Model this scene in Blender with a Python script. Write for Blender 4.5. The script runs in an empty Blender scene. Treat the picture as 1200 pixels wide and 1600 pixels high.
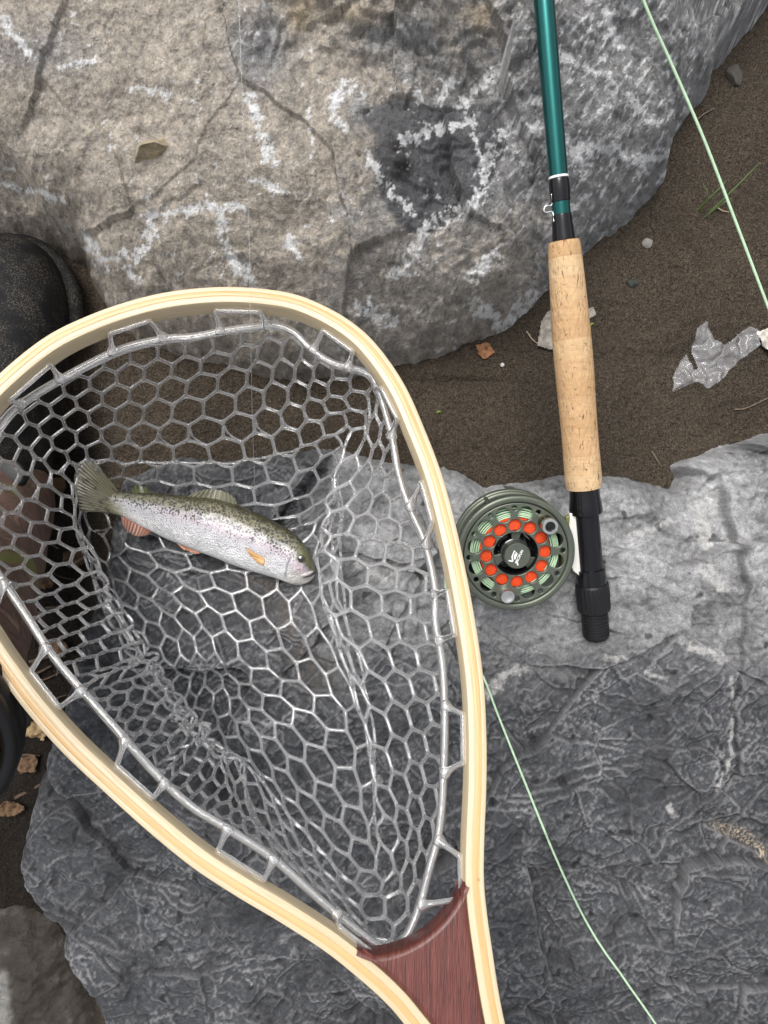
import bpy, bmesh, math, random
import numpy as np
from mathutils import Vector, Matrix

random.seed(7)
SC = bpy.context.scene
COL = SC.collection
rad = math.radians

# ------------------------------------------------------------------ camera
H = 0.60          # camera height above the sand, metres
F = 1155.0        # focal length in photo pixels (1200 x 1600 frame)
cam_d = bpy.data.cameras.new('camera')
cam = bpy.data.objects.new('camera', cam_d); COL.objects.link(cam)
cam.location = (0, 0, H); cam.rotation_euler = (0, 0, 0)
cam_d.sensor_fit = 'VERTICAL'; cam_d.sensor_height = 24.0
cam_d.lens = 24.0 * F / 1600.0
cam_d.clip_start = 0.01; cam_d.clip_end = 500
SC.camera = cam

# ------------------------------------------------------------------ light (bright overcast)
SUN_EL, SUN_AZ = 66.0, -30.0        # azimuth measured from +Y (top of the picture) towards +X
wd = bpy.data.worlds.new('World'); SC.world = wd; wd.use_nodes = True
nt = wd.node_tree; nt.nodes.clear()
wo = nt.nodes.new('ShaderNodeOutputWorld'); bg = nt.nodes.new('ShaderNodeBackground')
sky = nt.nodes.new('ShaderNodeTexSky'); sky.sky_type = 'NISHITA'; sky.sun_disc = False
sky.sun_elevation = rad(SUN_EL); sky.sun_rotation = rad(SUN_AZ)
sky.air_density = 1.0; sky.dust_density = 4.0; sky.ozone_density = 1.0
hs = nt.nodes.new('ShaderNodeHueSaturation'); hs.inputs['Saturation'].default_value = 0.22
nt.links.new(sky.outputs[0], hs.inputs['Color']); nt.links.new(hs.outputs[0], bg.inputs[0])
bg.inputs[1].default_value = 0.12
nt.links.new(bg.outputs[0], wo.inputs[0])
sun_d = bpy.data.lights.new('sun', 'SUN'); sun_d.energy = 1.5; sun_d.angle = rad(32); sun_d.color = (1, .975, .94)
sun = bpy.data.objects.new('sun', sun_d); COL.objects.link(sun)
sdir = Vector((math.sin(rad(SUN_AZ)) * math.cos(rad(SUN_EL)), math.cos(rad(SUN_AZ)) * math.cos(rad(SUN_EL)), math.sin(rad(SUN_EL))))
sun.rotation_euler = sdir.to_track_quat('Z', 'Y').to_euler(); sun.location = sdir * 5
SC.view_settings.view_transform = 'Standard'; SC.view_settings.look = 'None'
SC.view_settings.gamma = 1.0; SC.view_settings.use_curve_mapping = False
SC.view_settings.exposure = 0.78
SC.cycles.transparent_max_bounces = 24; SC.cycles.max_bounces = 14
SC.cycles.transmission_bounces = 12; SC.cycles.glossy_bounces = 5

# ------------------------------------------------------------------ helpers: pixels, noise, meshes
def W(u, v, z):
    return np.array([(u - 600.0) / F * (H - z), (800.0 - v) / F * (H - z), z])
def to_px(x, y, z):
    return 600 + x / (H - z) * F, 800 - y / (H - z) * F

def _hash(ix, iy, seed):
    h = (ix.astype(np.int64) * 374761393 + iy.astype(np.int64) * 668265263 + seed * 982451653) & 0xffffffff
    h = ((h ^ (h >> 13)) * 1274126177) & 0xffffffff
    h = ((h ^ (h >> 16)) * 2246822519) & 0xffffffff
    return (h ^ (h >> 15)) & 0xffff
def perlin(x, y, seed=0):
    x0 = np.floor(x); y0 = np.floor(y); fx = x - x0; fy = y - y0
    ix = x0.astype(np.int64); iy = y0.astype(np.int64)
    def g(dx, dy):
        a = _hash(ix + dx, iy + dy, seed) * (2 * math.pi / 65536)
        return np.cos(a) * (fx - dx) + np.sin(a) * (fy - dy)
    u = fx * fx * fx * (fx * (fx * 6 - 15) + 10); v = fy * fy * fy * (fy * (fy * 6 - 15) + 10)
    a = g(0, 0) * (1 - u) + g(1, 0) * u; b = g(0, 1) * (1 - u) + g(1, 1) * u
    return (a * (1 - v) + b * v) * 1.5
def fbm(x, y, o=5, seed=0, gain=.5, lac=2.03):
    s = np.zeros_like(x); a = 1.; t = 0.
    for i in range(o):
        s += a * perlin(x, y, seed + i * 17); t += a; a *= gain; x = x * lac + 3.7; y = y * lac - 1.3
    return s / t
def ridged(x, y, o=4, seed=0, gain=.5):
    s = np.zeros_like(x); a = 1.; t = 0.
    for i in range(o):
        s += a * (1 - np.abs(perlin(x, y, seed + i * 31)) * 2); t += a; a *= gain; x = x * 2.1 + 5.1; y = y * 2.1 + 2.2
    return s / t
def sstep(a, b, x):
    t = np.clip((x - a) / (b - a), 0, 1); return t * t * (3 - 2 * t)
def seg_dist(px, py, poly, closed=False):
    d = np.full(px.shape, 1e9); n = len(poly)
    for i in range(n if closed else n - 1):
        ax, ay = poly[i]; bx, by = poly[(i + 1) % n]
        vx, vy = bx - ax, by - ay; L = vx * vx + vy * vy + 1e-12
        t = np.clip(((px - ax) * vx + (py - ay) * vy) / L, 0, 1)
        d = np.minimum(d, (px - ax - t * vx) ** 2 + (py - ay - t * vy) ** 2)
    return np.sqrt(d)
def inside(px, py, poly):
    r = np.zeros(px.shape, bool); n = len(poly); j = n - 1
    for i in range(n):
        xi, yi = poly[i]; xj, yj = poly[j]
        if yi != yj:
            c = ((yi > py) != (yj > py)) & (px < (xj - xi) * (py - yi) / (yj - yi) + xi)
            r ^= c
        j = i
    return r
def sdist(px, py, poly):
    d = seg_dist(px, py, poly, True)
    return np.where(inside(px, py, poly), d, -d)

def crom(P, n, closed=False):
    """Catmull-Rom through P, resampled to n points of even arc length."""
    P = np.asarray(P, float); m = len(P); out = []
    segs = m if closed else m - 1
    for i in range(segs):
        if closed:
            p0, p1, p2, p3 = P[(i - 1) % m], P[i], P[(i + 1) % m], P[(i + 2) % m]
        else:
            p1, p2 = P[i], P[i + 1]
            p0 = P[i - 1] if i > 0 else 2 * p1 - p2
            p3 = P[i + 2] if i + 2 < m else 2 * p2 - p1
        for t in np.linspace(0, 1, 16, endpoint=False):
            out.append(.5 * ((2 * p1) + (-p0 + p2) * t + (2 * p0 - 5 * p1 + 4 * p2 - p3) * t * t + (-p0 + 3 * p1 - 3 * p2 + p3) * t ** 3))
    out.append(P[0] if closed else P[-1])
    out = np.array(out)
    s = np.concatenate([[0], np.cumsum(np.linalg.norm(np.diff(out, axis=0), axis=1))])
    q = np.linspace(0, s[-1], n, endpoint=not closed)
    return np.stack([np.interp(q, s, out[:, k]) for k in range(out.shape[1])], 1)

def facets(X, Y, n, seed, box, slope, off, ax=1., ay=1., warp=.006):
    r = np.random.RandomState(seed); x = X + warp * fbm(X * 25, Y * 25, 3, seed); y = Y + warp * fbm(X * 25, Y * 25, 3, seed + 1)
    best = np.full(X.shape, 1e9); h = np.zeros(X.shape)
    for _ in range(n):
        sx, sy = r.uniform(box[0], box[1]), r.uniform(box[2], box[3]); gx, gy = r.normal(0, slope, 2); o = r.normal(0, off)
        d = ((x - sx) * ax) ** 2 + ((y - sy) * ay) ** 2; m = d < best
        best = np.where(m, d, best); h = np.where(m, o + gx * (X - sx) + gy * (Y - sy), h)
    return h
def tag(o, label=None, cat=None, group=None, kind=None):
    if label: o['label'] = label
    if cat: o['category'] = cat
    if group: o['group'] = group
    if kind: o['kind'] = kind
    return o
def empty(name, loc):
    e = bpy.data.objects.new(name, None); COL.objects.link(e)
    e.location = loc; e.empty_display_size = .02
    return e
def link(o, parent=None):
    COL.objects.link(o)
    if parent is not None:
        o.parent = parent
        M = Matrix.Identity(4); p = parent
        if p.type == 'EMPTY': M = Matrix.Translation(p.location)
        o.matrix_parent_inverse = M.inverted()
    return o
def obj(name, verts, faces, mat, parent=None, smooth=True, uv=None):
    me = bpy.data.meshes.new(name)
    me.from_pydata([tuple(map(float, v)) for v in verts], [], [tuple(f) for f in faces])
    if smooth: me.polygons.foreach_set('use_smooth', [True] * len(me.polygons))
    if uv is not None:
        l = me.uv_layers.new(name='UV')
        vi = np.zeros(len(me.loops), np.int32); me.loops.foreach_get('vertex_index', vi)
        l.data.foreach_set('uv', np.asarray(uv, np.float32)[vi].ravel())
    me.materials.append(mat); me.update()
    return link(bpy.data.objects.new(name, me), parent)
def add_col(me, name, rgba):
    a = me.attributes.new(name, 'FLOAT_COLOR', 'POINT')
    a.data.foreach_set('color', np.asarray(rgba, np.float32).ravel())
def grid_obj(name, X, Y, Z, col, mat, keep=None, parent=None):
    ny, nx = X.shape
    idx = np.arange(nx * ny).reshape(ny, nx)
    q = np.stack([idx[:-1, :-1], idx[:-1, 1:], idx[1:, 1:], idx[1:, :-1]], -1)
    if keep is not None:
        k = keep[:-1, :-1] | keep[:-1, 1:] | keep[1:, 1:] | keep[1:, :-1]
        q = q[k]
    q = q.reshape(-1, 4)
    used = np.unique(q); rem = np.full(nx * ny, -1, np.int64); rem[used] = np.arange(len(used))
    q = rem[q]
    co = np.stack([X, Y, Z], -1).reshape(-1, 3)[used]
    me = bpy.data.meshes.new(name)
    me.vertices.add(len(co)); me.vertices.foreach_set('co', co.astype(np.float32).ravel())
    me.loops.add(q.size); me.loops.foreach_set('vertex_index', q.astype(np.int32).ravel())
    me.polygons.add(len(q)); me.polygons.foreach_set('loop_start', np.arange(0, q.size, 4, dtype=np.int32))
    me.polygons.foreach_set('use_smooth', np.ones(len(q), bool))
    me.update(calc_edges=True)
    add_col(me, 'Col', col.reshape(-1, 4)[used])
    me.materials.append(mat)
    return link(bpy.data.objects.new(name, me), parent)
def axis_coords(a, b, step, lo, hi, grow=1.18, cap=1e9):
    c = list(np.arange(a, b + step * .5, step)); s = step
    while c[-1] < hi: s = min(s * grow, cap); c.append(c[-1] + s)
    s = step; l = []
    x = a
    while x > lo: s = min(s * grow, cap); x -= s; l.append(x)
    return np.array(l[::-1] + c)
def frames(P, closed=False, up=None):
    P = np.asarray(P, float)
    T = np.gradient(P, axis=0) if not closed else (np.roll(P, -1, 0) - np.roll(P, 1, 0))
    T /= np.linalg.norm(T, axis=1)[:, None] + 1e-12
    if up is None: up = np.array([0.13, .21, .97])
    B = np.cross(T, up); B /= np.linalg.norm(B, axis=1)[:, None] + 1e-12
    N = np.cross(B, T)
    return T, B, N
def tube(P, r, k=8, closed=False, up=None, flat=1.0):
    """Verts, faces, uv of a tube along P; r scalar or per point."""
    P = np.asarray(P, float); n = len(P)
    r = np.broadcast_to(np.asarray(r, float), (n,))
    T, B, N = frames(P, closed, up)
    a = np.linspace(0, 2 * math.pi, k, endpoint=False)
    V = (P[:, None, :] + r[:, None, None] * (np.cos(a)[None, :, None] * B[:, None, :] + flat * np.sin(a)[None, :, None] * N[:, None, :])).reshape(-1, 3)
    s = np.concatenate([[0], np.cumsum(np.linalg.norm(np.diff(P, axis=0), axis=1))])
    uv = np.stack([np.repeat(s, k), np.tile(a / (2 * math.pi), n)], 1)
    fs = []
    for i in range(n if closed else n - 1):
        j = (i + 1) % n
        for q in range(k):
            w = (q + 1) % k
            fs.append((i * k + q, i * k + w, j * k + w, j * k + q))
    if not closed:
        fs.append(tuple(range(k))[::-1]); fs.append(tuple((n - 1) * k + q for q in range(k)))
    return V, fs, uv
def lathe(prof, frame, k=40, caps=True):
    """prof: list of (radius, height); frame: (origin, ex, ey, ez)."""
    o, ex, ey, ez = frame; V = []; fs = []; n = len(prof)
    for (r, h) in prof:
        for q in range(k):
            a = 2 * math.pi * q / k
            V.append(o + r * math.cos(a) * ex + r * math.sin(a) * ey + h * ez)
    for i in range(n - 1):
        for q in range(k):
            w = (q + 1) % k
            fs.append((i * k + q, i * k + w, (i + 1) * k + w, (i + 1) * k + q))
    if caps and prof[0][0] > 1e-6: fs.append(tuple(range(k))[::-1])
    if caps and prof[-1][0] > 1e-6: fs.append(tuple((n - 1) * k + q for q in range(k)))
    return V, fs
def auto_smooth(o, deg=35):
    me = o.data
    bm = bmesh.new(); bm.from_mesh(me)
    for e in bm.edges:
        e.smooth = not (len(e.link_faces) == 2 and e.calc_face_angle(0) > rad(deg))
    bmesh.ops.recalc_face_normals(bm, faces=bm.faces)
    bm.to_mesh(me); bm.free()
    return o
def lathe_obj(name, prof, frame, mat, parent, k=40, deg=32, caps=True):
    V, fs = lathe(prof, frame, k, caps)
    return auto_smooth(obj(name, V, fs, mat, parent), deg)
def plate(name, splines, half, bevel, frame, mat, parent, res=1):
    """2-D outlines (first is the border, others holes) extruded to a bevelled plate."""
    cu = bpy.data.curves.new('c', 'CURVE'); cu.dimensions = '2D'; cu.fill_mode = 'BOTH'
    cu.extrude = max(half - bevel, 0); cu.bevel_depth = bevel; cu.bevel_resolution = res; cu.offset = -bevel
    for pts in splines:
        sp = cu.splines.new('POLY'); sp.points.add(len(pts) - 1); sp.use_cyclic_u = True
        for i, p in enumerate(pts): sp.points[i].co = (p[0], p[1], 0, 1)
    t = bpy.data.objects.new('c', cu); COL.objects.link(t)
    dg = bpy.context.evaluated_depsgraph_get()
    me = bpy.data.meshes.new_from_object(t.evaluated_get(dg))
    bpy.data.objects.remove(t); bpy.data.curves.remove(cu)
    o_, ex, ey, ez = frame
    M = Matrix(((ex[0], ey[0], ez[0], o_[0]), (ex[1], ey[1], ez[1], o_[1]), (ex[2], ey[2], ez[2], o_[2]), (0, 0, 0, 1)))
    me.transform(M); me.name = name
    me.materials.clear(); me.materials.append(mat)
    o = link(bpy.data.objects.new(name, me), parent)
    return auto_smooth(o, 40)
def circle(cx, cy, r, n=28, rev=False):
    p = [(cx + r * math.cos(2 * math.pi * i / n), cy + r * math.sin(2 * math.pi * i / n)) for i in range(n)]
    return p[::-1] if rev else p

# ------------------------------------------------------------------ materials
class NT:
    def __init__(s, name):
        s.m = bpy.data.materials.new(name); s.m.use_nodes = True; s.t = s.m.node_tree
        s.b = s.t.nodes['Principled BSDF']; s.out = s.t.nodes['Material Output']
    def n(s, ty, **kw):
        nd = s.t.nodes.new(ty)
        for k, v in kw.items():
            if k in nd.inputs: nd.inputs[k].default_value = v
            else: setattr(nd, k, v)
        return nd
    def l(s, a, b): s.t.links.new(a, b)
    def set(s, **kw):
        for k, v in kw.items(): s.b.inputs[k.replace('_', ' ')].default_value = v
    def noise(s, scale, detail=4, rough=.55, vec=None, dist=0):
        nd = s.n('ShaderNodeTexNoise'); nd.inputs['Scale'].default_value = scale; nd.inputs['Detail'].default_value = detail
        nd.inputs['Roughness'].default_value = rough; nd.inputs['Distortion'].default_value = dist
        if vec is not None: s.l(vec, nd.inputs['Vector'])
        return nd.outputs['Fac']
    def coord(s, which='Object', scale=(1, 1, 1), rot=(0, 0, 0)):
        tc = s.n('ShaderNodeTexCoord'); mp = s.n('ShaderNodeMapping')
        mp.inputs['Scale'].default_value = scale; mp.inputs['Rotation'].default_value = rot
        s.l(tc.outputs[which], mp.inputs['Vector']); return mp.outputs[0]
    def ramp(s, fac, stops):
        r = s.n('ShaderNodeValToRGB'); e = r.color_ramp.elements
        while len(e) < len(stops): e.new(.5)
        for i, (p, c) in enumerate(stops):
            e[i].position = p; e[i].color = (c, c, c, 1) if np.isscalar(c) else (*c, 1)
        s.l(fac, r.inputs[0]); return r.outputs[0]
    def mix(s, a, b, fac, mode='MIX'):
        m = s.n('ShaderNodeMix'); m.data_type = 'RGBA'; m.blend_type = mode
        for i, v in ((0, fac), (6, a), (7, b)):
            if hasattr(v, 'node'): s.l(v, m.inputs[i])
            else: m.inputs[i].default_value = v if np.isscalar(v) else (*v[:3], 1)
        return m.outputs[2]
    def math(s, op, a, b=0.):
        m = s.n('ShaderNodeMath'); m.operation = op
        for i, v in ((0, a), (1, b)):
            if hasattr(v, 'node'): s.l(v, m.inputs[i])
            else: m.inputs[i].default_value = v
        return m.outputs[0]
    def bump(s, hts, strength=1.0):
        prev = None
        for h, d in hts:
            b = s.n('ShaderNodeBump'); b.inputs['Distance'].default_value = d; b.inputs['Strength'].default_value = strength
            s.l(h, b.inputs['Height'])
            if prev is not None: s.l(prev, b.inputs['Normal'])
            prev = b.outputs[0]
        s.l(prev, s.b.inputs['Normal'])
    def color(s, c):
        if hasattr(c, 'node'): s.l(c, s.b.inputs['Base Color'])
        else: s.b.inputs['Base Color'].default_value = (*c, 1)

def mat_simple(name, c, rough=.5, metal=0., spec=.5, grain=None, coat=0.):
    n = NT(name); n.set(Roughness=rough, Metallic=metal); n.b.inputs['Specular IOR Level'].default_value = spec
    n.b.inputs['Coat Weight'].default_value = coat; n.b.inputs['Coat Roughness'].default_value = .08
    if grain:
        sc, amt = grain
        f = n.noise(sc, 5, .6, n.coord())
        n.color(n.mix(tuple(x * (1 - amt) for x in c), tuple(min(1, x * (1 + amt)) for x in c), n.ramp(f, [(.3, 0.), (.7, 1.)])))
        n.l(n.math('ADD', n.math('MULTIPLY', f, .25), rough - .12), n.b.inputs['Roughness'])
    else: n.color(c)
    return n.m

def mat_rock(name, bumpd, rough=.82, spec=.3, contrast=.45, fine=700):
    n = NT(name); a = n.n('ShaderNodeAttribute'); a.attribute_name = 'Col'
    co = n.coord()
    f1 = n.noise(fine, 6, .7, co); f2 = n.noise(fine * .22, 6, .65, co, .6)
    v = n.ramp(f1, [(.3, 1 - contrast), (.7, 1 + contrast * .55)])
    v2 = n.ramp(f2, [(.3, .78), (.7, 1.16)])
    c = n.mix(a.outputs['Color'], v, 1., 'MULTIPLY'); c = n.mix(c, v2, 1., 'MULTIPLY')
    n.color(c); n.set(Roughness=rough); n.b.inputs['Specular IOR Level'].default_value = spec
    n.bump([(f2, bumpd * 1.5), (f1, bumpd * .55)])
    return n.m

M = {}
M['boulder'] = mat_rock('boulder_stone', .0022, .88, .22, .40, 900)
M['slab'] = mat_rock('slate_stone', .0013, .62, .38, .42, 800)
n = NT('sand'); a = n.n('ShaderNodeAttribute'); a.attribute_name = 'Col'; co = n.coord()
f1 = n.noise(900, 3, .6, co); f2 = n.noise(320, 4, .6, co)
vv = n.n('ShaderNodeTexVoronoi'); vv.inputs['Scale'].default_value = 620; n.l(co, vv.inputs['Vector'])
c = n.mix(a.outputs['Color'], n.ramp(f1, [(.28, .35), (.5, .9), (.72, 2.1)]), 1., 'MULTIPLY')
c = n.mix(c, n.ramp(f2, [(.3, .72), (.7, 1.2)]), 1., 'MULTIPLY')
n.color(c); n.set(Roughness=.93); n.b.inputs['Specular IOR Level'].default_value = .2
n.bump([(f2, .0045), (n.math('SUBTRACT', 1., vv.outputs['Distance']), .0009), (f1, .0009)])
M['sand'] = n.m

def mat_clear(name):
    n = NT(name)
    n.set(Roughness=.05, IOR=1.43); n.color((1., 1., 1.))
    n.b.inputs['Transmission Weight'].default_value = .90
    n.b.inputs['Specular IOR Level'].default_value = .7
    n.b.inputs['Coat Weight'].default_value = .5; n.b.inputs['Coat Roughness'].default_value = .03
    f = n.noise(160, 2, .5, n.coord()); n.bump([(f, .0004)])
    return n.m
M['clear'] = mat_clear('clear_rubber')

def mat_wood(name, a, b, dark, sx=9., sy=260., use='UV', specks=True, rough=.42, coat=.25):
    n = NT(name)
    co = n.coord('UV' if use == 'UV' else 'Object', (sx, sy, sy))
    g = n.noise(1.0, 6, .62, co, .4)
    c = n.mix(a, b, n.ramp(g, [(.32, 0.), (.68, 1.)]))
    g2 = n.noise(1.0, 3, .6, n.coord('UV' if use == 'UV' else 'Object', (sx * 4, sy * 3.2, sy * 3.2)))
    c = n.mix(c, dark, n.ramp(g2, [(.60, 0.), (.74, .45)]))
    if specks:
        v = n.n('ShaderNodeTexVoronoi'); v.inputs['Scale'].default_value = 75.; n.l(n.coord('Object'), v.inputs['Vector'])
        sp = n.ramp(v.outputs['Distance'], [(.045, 1.), (.085, 0.)])
        c = n.mix(c, (.12, .08, .045), n.math('MULTIPLY', sp, n.ramp(n.noise(28, 2, .5, n.coord('Object')), [(.52, 0.), (.6, .85)])))
    n.color(c); n.set(Roughness=rough); n.b.inputs['Coat Weight'].default_value = coat; n.b.inputs['Coat Roughness'].default_value = .2
    n.bump([(g2, .0004)])
    return n.m
M['cream'] = mat_wood('pale_ash_wood', (.50, .40, .25), (.60, .49, .325), (.36, .26, .14))
M['honey'] = mat_wood('honey_wood', (.50, .31, .125), (.60, .39, .18), (.32, .18, .065))
PX = {}
n = NT('mahogany')
co = n.coord('Object', (620, 22, 60), (0, 0, rad(-24)))
g = n.noise(1.0, 6, .65, co, .5)
c = n.ramp(g, [(.28, (.040, .0080, .006)), (.5, (.098, .0195, .0130)), (.72, (.155, .037, .024))])
po = n.noise(1., 2, .5, n.coord('Object', (1500, 90, 200), (0, 0, rad(-24))))
c = n.mix(c, (.025, .008, .006), n.ramp(po, [(.6, 0.), (.72, .7)]))
n.color(c); n.set(Roughness=.5); n.b.inputs['Coat Weight'].default_value = .25; n.b.inputs['Coat Roughness'].default_value = .3
n.bump([(po, .0006)]); M['mahogany'] = n.m

def mat_cork(name, c):
    n = NT(name)
    base = n.noise(260, 5, .62, n.coord())
    col = n.mix(tuple(x * .86 for x in c), tuple(min(1, x * 1.10) for x in c), n.ramp(base, [(.3, 0.), (.7, 1.)]))
    st = n.noise(1., 4, .6, n.coord('Object', (620, 95, 620), (0, 0, rad(4.7))))
    col = n.mix(col, (.13, .062, .028), n.math('MULTIPLY', n.ramp(st, [(.60, 0.), (.665, .9)]), n.ramp(n.noise(90, 2, .5, n.coord()), [(.42, 0.), (.55, 1.)])))
    hz = n.noise(1., 3, .6, n.coord('Object', (60, 700, 60), (0, 0, rad(4.7))))
    col = n.mix(col, (.30, .165, .075), n.ramp(hz, [(.55, 0.), (.75, .5)]))
    pit = n.noise(300, 3, .6, n.coord())
    col = n.mix(col, (.09, .05, .026), n.ramp(pit, [(.66, 0.), (.70, .9)]))
    n.color(col); n.set(Roughness=.78); n.b.inputs['Specular IOR Level'].default_value = .3
    n.bump([(st, -.0012), (base, .0006)])
    return n.m
CORK = [mat_cork('cork_%s' % k, c) for k, c in (('pale', (.56, .375, .205)), ('warm', (.50, .315, .16)), ('tan', (.53, .34, .18)), ('light', (.60, .42, .24)))]
n = NT('teal_lacquer'); f = n.noise(1., 3, .5, n.coord('Object', (600, 20, 600)))
n.color(n.mix((.009, .092, .086), (.014, .122, .113), f)); n.set(Roughness=.30, Metallic=.85); n.b.inputs['Coat Weight'].default_value = .35; n.b.inputs['Coat Roughness'].default_value = .05
M['teal'] = n.m
M['blackgloss'] = mat_simple('black_lacquer', (.005, .005, .006), .16, 0, .4, None, .15)
M['blackmetal'] = mat_simple('black_anodised', (.007, .007, .009), .26, .0, .35, None)
M['blackmatte'] = mat_simple('black_satin', (.008, .008, .009), .42, 0, .35, None)
M['white'] = mat_simple('white_thread', (.75, .76, .74), .4)
M['steel'] = mat_simple('brushed_steel', (.66, .65, .63), .28, 1., .5)
M['bronze'] = mat_simple('bronze_metal', (.16, .13, .085), .25, 1., .5)
M['wire'] = mat_simple('bright_wire', (.80, .80, .80), .22, 1.)
M['greengrey'] = mat_simple('green_grey_anodised', (.115, .128, .100), .36, .55, .5, (1500, .12))
M['olive'] = mat_simple('olive_anodised', (.20, .215, .075), .32, .5)
M['footmetal'] = mat_simple('pale_foot_metal', (.80, .78, .72), .35, .35)
M['orange'] = mat_simple('orange_backing', (.66, .062, .012), .5, 0, .3, (1400, .4))
M['line'] = mat_simple('pale_green_line', (.44, .60, .41), .42, 0, .4, (300, .12))
M['hubblack'] = mat_simple('polished_hub', (.02, .02, .022), .07, .3, .7, None, 1.)
M['logo'] = mat_simple('white_print', (.80, .82, .80), .5)
n = NT('nylon'); n.color((.9, .92, .95)); n.set(Roughness=.05); n.b.inputs['Transmission Weight'].default_value = .75; M['nylon'] = n.m

# ------------------------------------------------------------------ terrain: sand, boulder, slate slab
BOULDER_PX = [(-260, 345), (-150, 350), (0, 366), (60, 374), (104, 404), (130, 452), (170, 498), (250, 530), (300, 546), (385, 566), (500, 577), (600, 566),
              (690, 548), (765, 515), (825, 468), (862, 428), (935, 372), (990, 322), (1052, 265), (1082, 195), (1100, 150), (1150, 70), (1200, 8), (1290, -110), (1420, -330)]
b_w = [tuple(W(u, v, .04)[:2]) for u, v in BOULDER_PX]
b_poly = [(-.75, b_w[0][1])] + b_w + [(.62, .95), (-.75, .95)]
def boulder_h(X, Y):
    dw = .010 * fbm(X * 14, Y * 14, 3, 5) + .004 * fbm(X * 55, Y * 55, 3, 9)
    d = sdist(X, Y, b_poly) + dw
    dp = np.maximum(d, 0)
    base = .128 * (1 - np.exp(-dp / .034)) + .17 * dp
    base = np.where(d < 0, 2.6 * d, base)
    base = np.where(Y > .5, base - .6 * (Y - .5) ** 2, base)
    lift = sstep(0, .03, d)
    # broad facets and broken ledges
    wx = X + .02 * fbm(X * 9, Y * 9, 3, 21); wy = Y + .02 * fbm(X * 9, Y * 9, 3, 22)
    f = .017 * fbm(wx * 7, wy * 7, 4, 31) + .009 * fbm(wx * 19, wy * 19, 4, 41, .58)
    q = fbm(wx * 12 + 3, wy * 16, 4, 51) * 7
    ter = np.floor(q) + sstep(.55, .95, q - np.floor(q))
    u, v = to_px(X, Y, np.clip(base, 0, .2))
    craggy = np.clip(sstep(150, 30, v) * sstep(300, 420, u) * sstep(900, 780, u) + .35 * sstep(560, 640, u) + .22, 0, 1)
    f = f + .0060 * ter * craggy + .0032 * fbm(X * 90, Y * 90, 5, 61, .62) * (.45 + craggy) + .0011 * fbm(X * 330, Y * 330, 3, 62, .6)
    crag = sdist(u + 14 * fbm(u / 28, v / 28, 4, 73), v + 14 * fbm(u / 28, v / 28, 4, 74), [(372, -200), (385, 30), (400, 62), (432, 50), (455, 58), (478, 46), (505, 55), (528, 84), (560, 92), (592, 96), (622, 74), (660, 58), (700, 22), (730, -200)])
    crag2 = sdist(u + 12 * fbm(u / 24, v / 24, 4, 75), v + 12 * fbm(u / 24, v / 24, 4, 76), [(440, -200), (425, 12), (470, 22), (520, 18), (545, 40), (590, 55), (640, 30), (690, -5), (700, -200)])
    f = f + .007 * sstep(-4, 14, crag) + .006 * sstep(-3, 11, crag2)
    patch = sdist(u + 10 * fbm(u / 40, v / 40, 3, 71), v + 10 * fbm(u / 40, v / 40, 3, 72), [(562, 178), (605, 158), (660, 148), (730, 142), (790, 150), (800, 205), (782, 262), (758, 300), (716, 335), (655, 372), (618, 345), (590, 300), (584, 235)])
    fc_ = facets(X, Y, 70, 81, (-.4, .4, .03, .4), .16, .0022) * (.35 + .65 * craggy) + .6 * facets(X, Y, 260, 82, (-.4, .4, .03, .4), .15, .0010) * craggy
    f = f * .8 + fc_ - .0022 * sstep(-3, 5, patch)
    return base + lift * f, d, patch
SLAB_PX = [(165, 745), (205, 728), (262, 706), (330, 714), (430, 700), (520, 692), (600, 716), (660, 722), (700, 722), (737, 737), (765, 757), (820, 752), (880, 738), (945, 736), (1000, 743), (1075, 760),
           (1086, 740), (1080, 722), (1130, 701), (1200, 678), (1330, 640), (1500, 620), (1500, 2100), (240, 2100), (180, 1720), (130, 1620), (112, 1565), (100, 1540), (74, 1502), (76, 1470), (32, 1442), (12, 1402),
           (7, 1365), (22, 1280), (36, 1230), (62, 1165), (98, 1065), (112, 985), (134, 930), (150, 835)]
s_poly = [tuple(W(u, v, .04)[:2]) for u, v in SLAB_PX]
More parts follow.
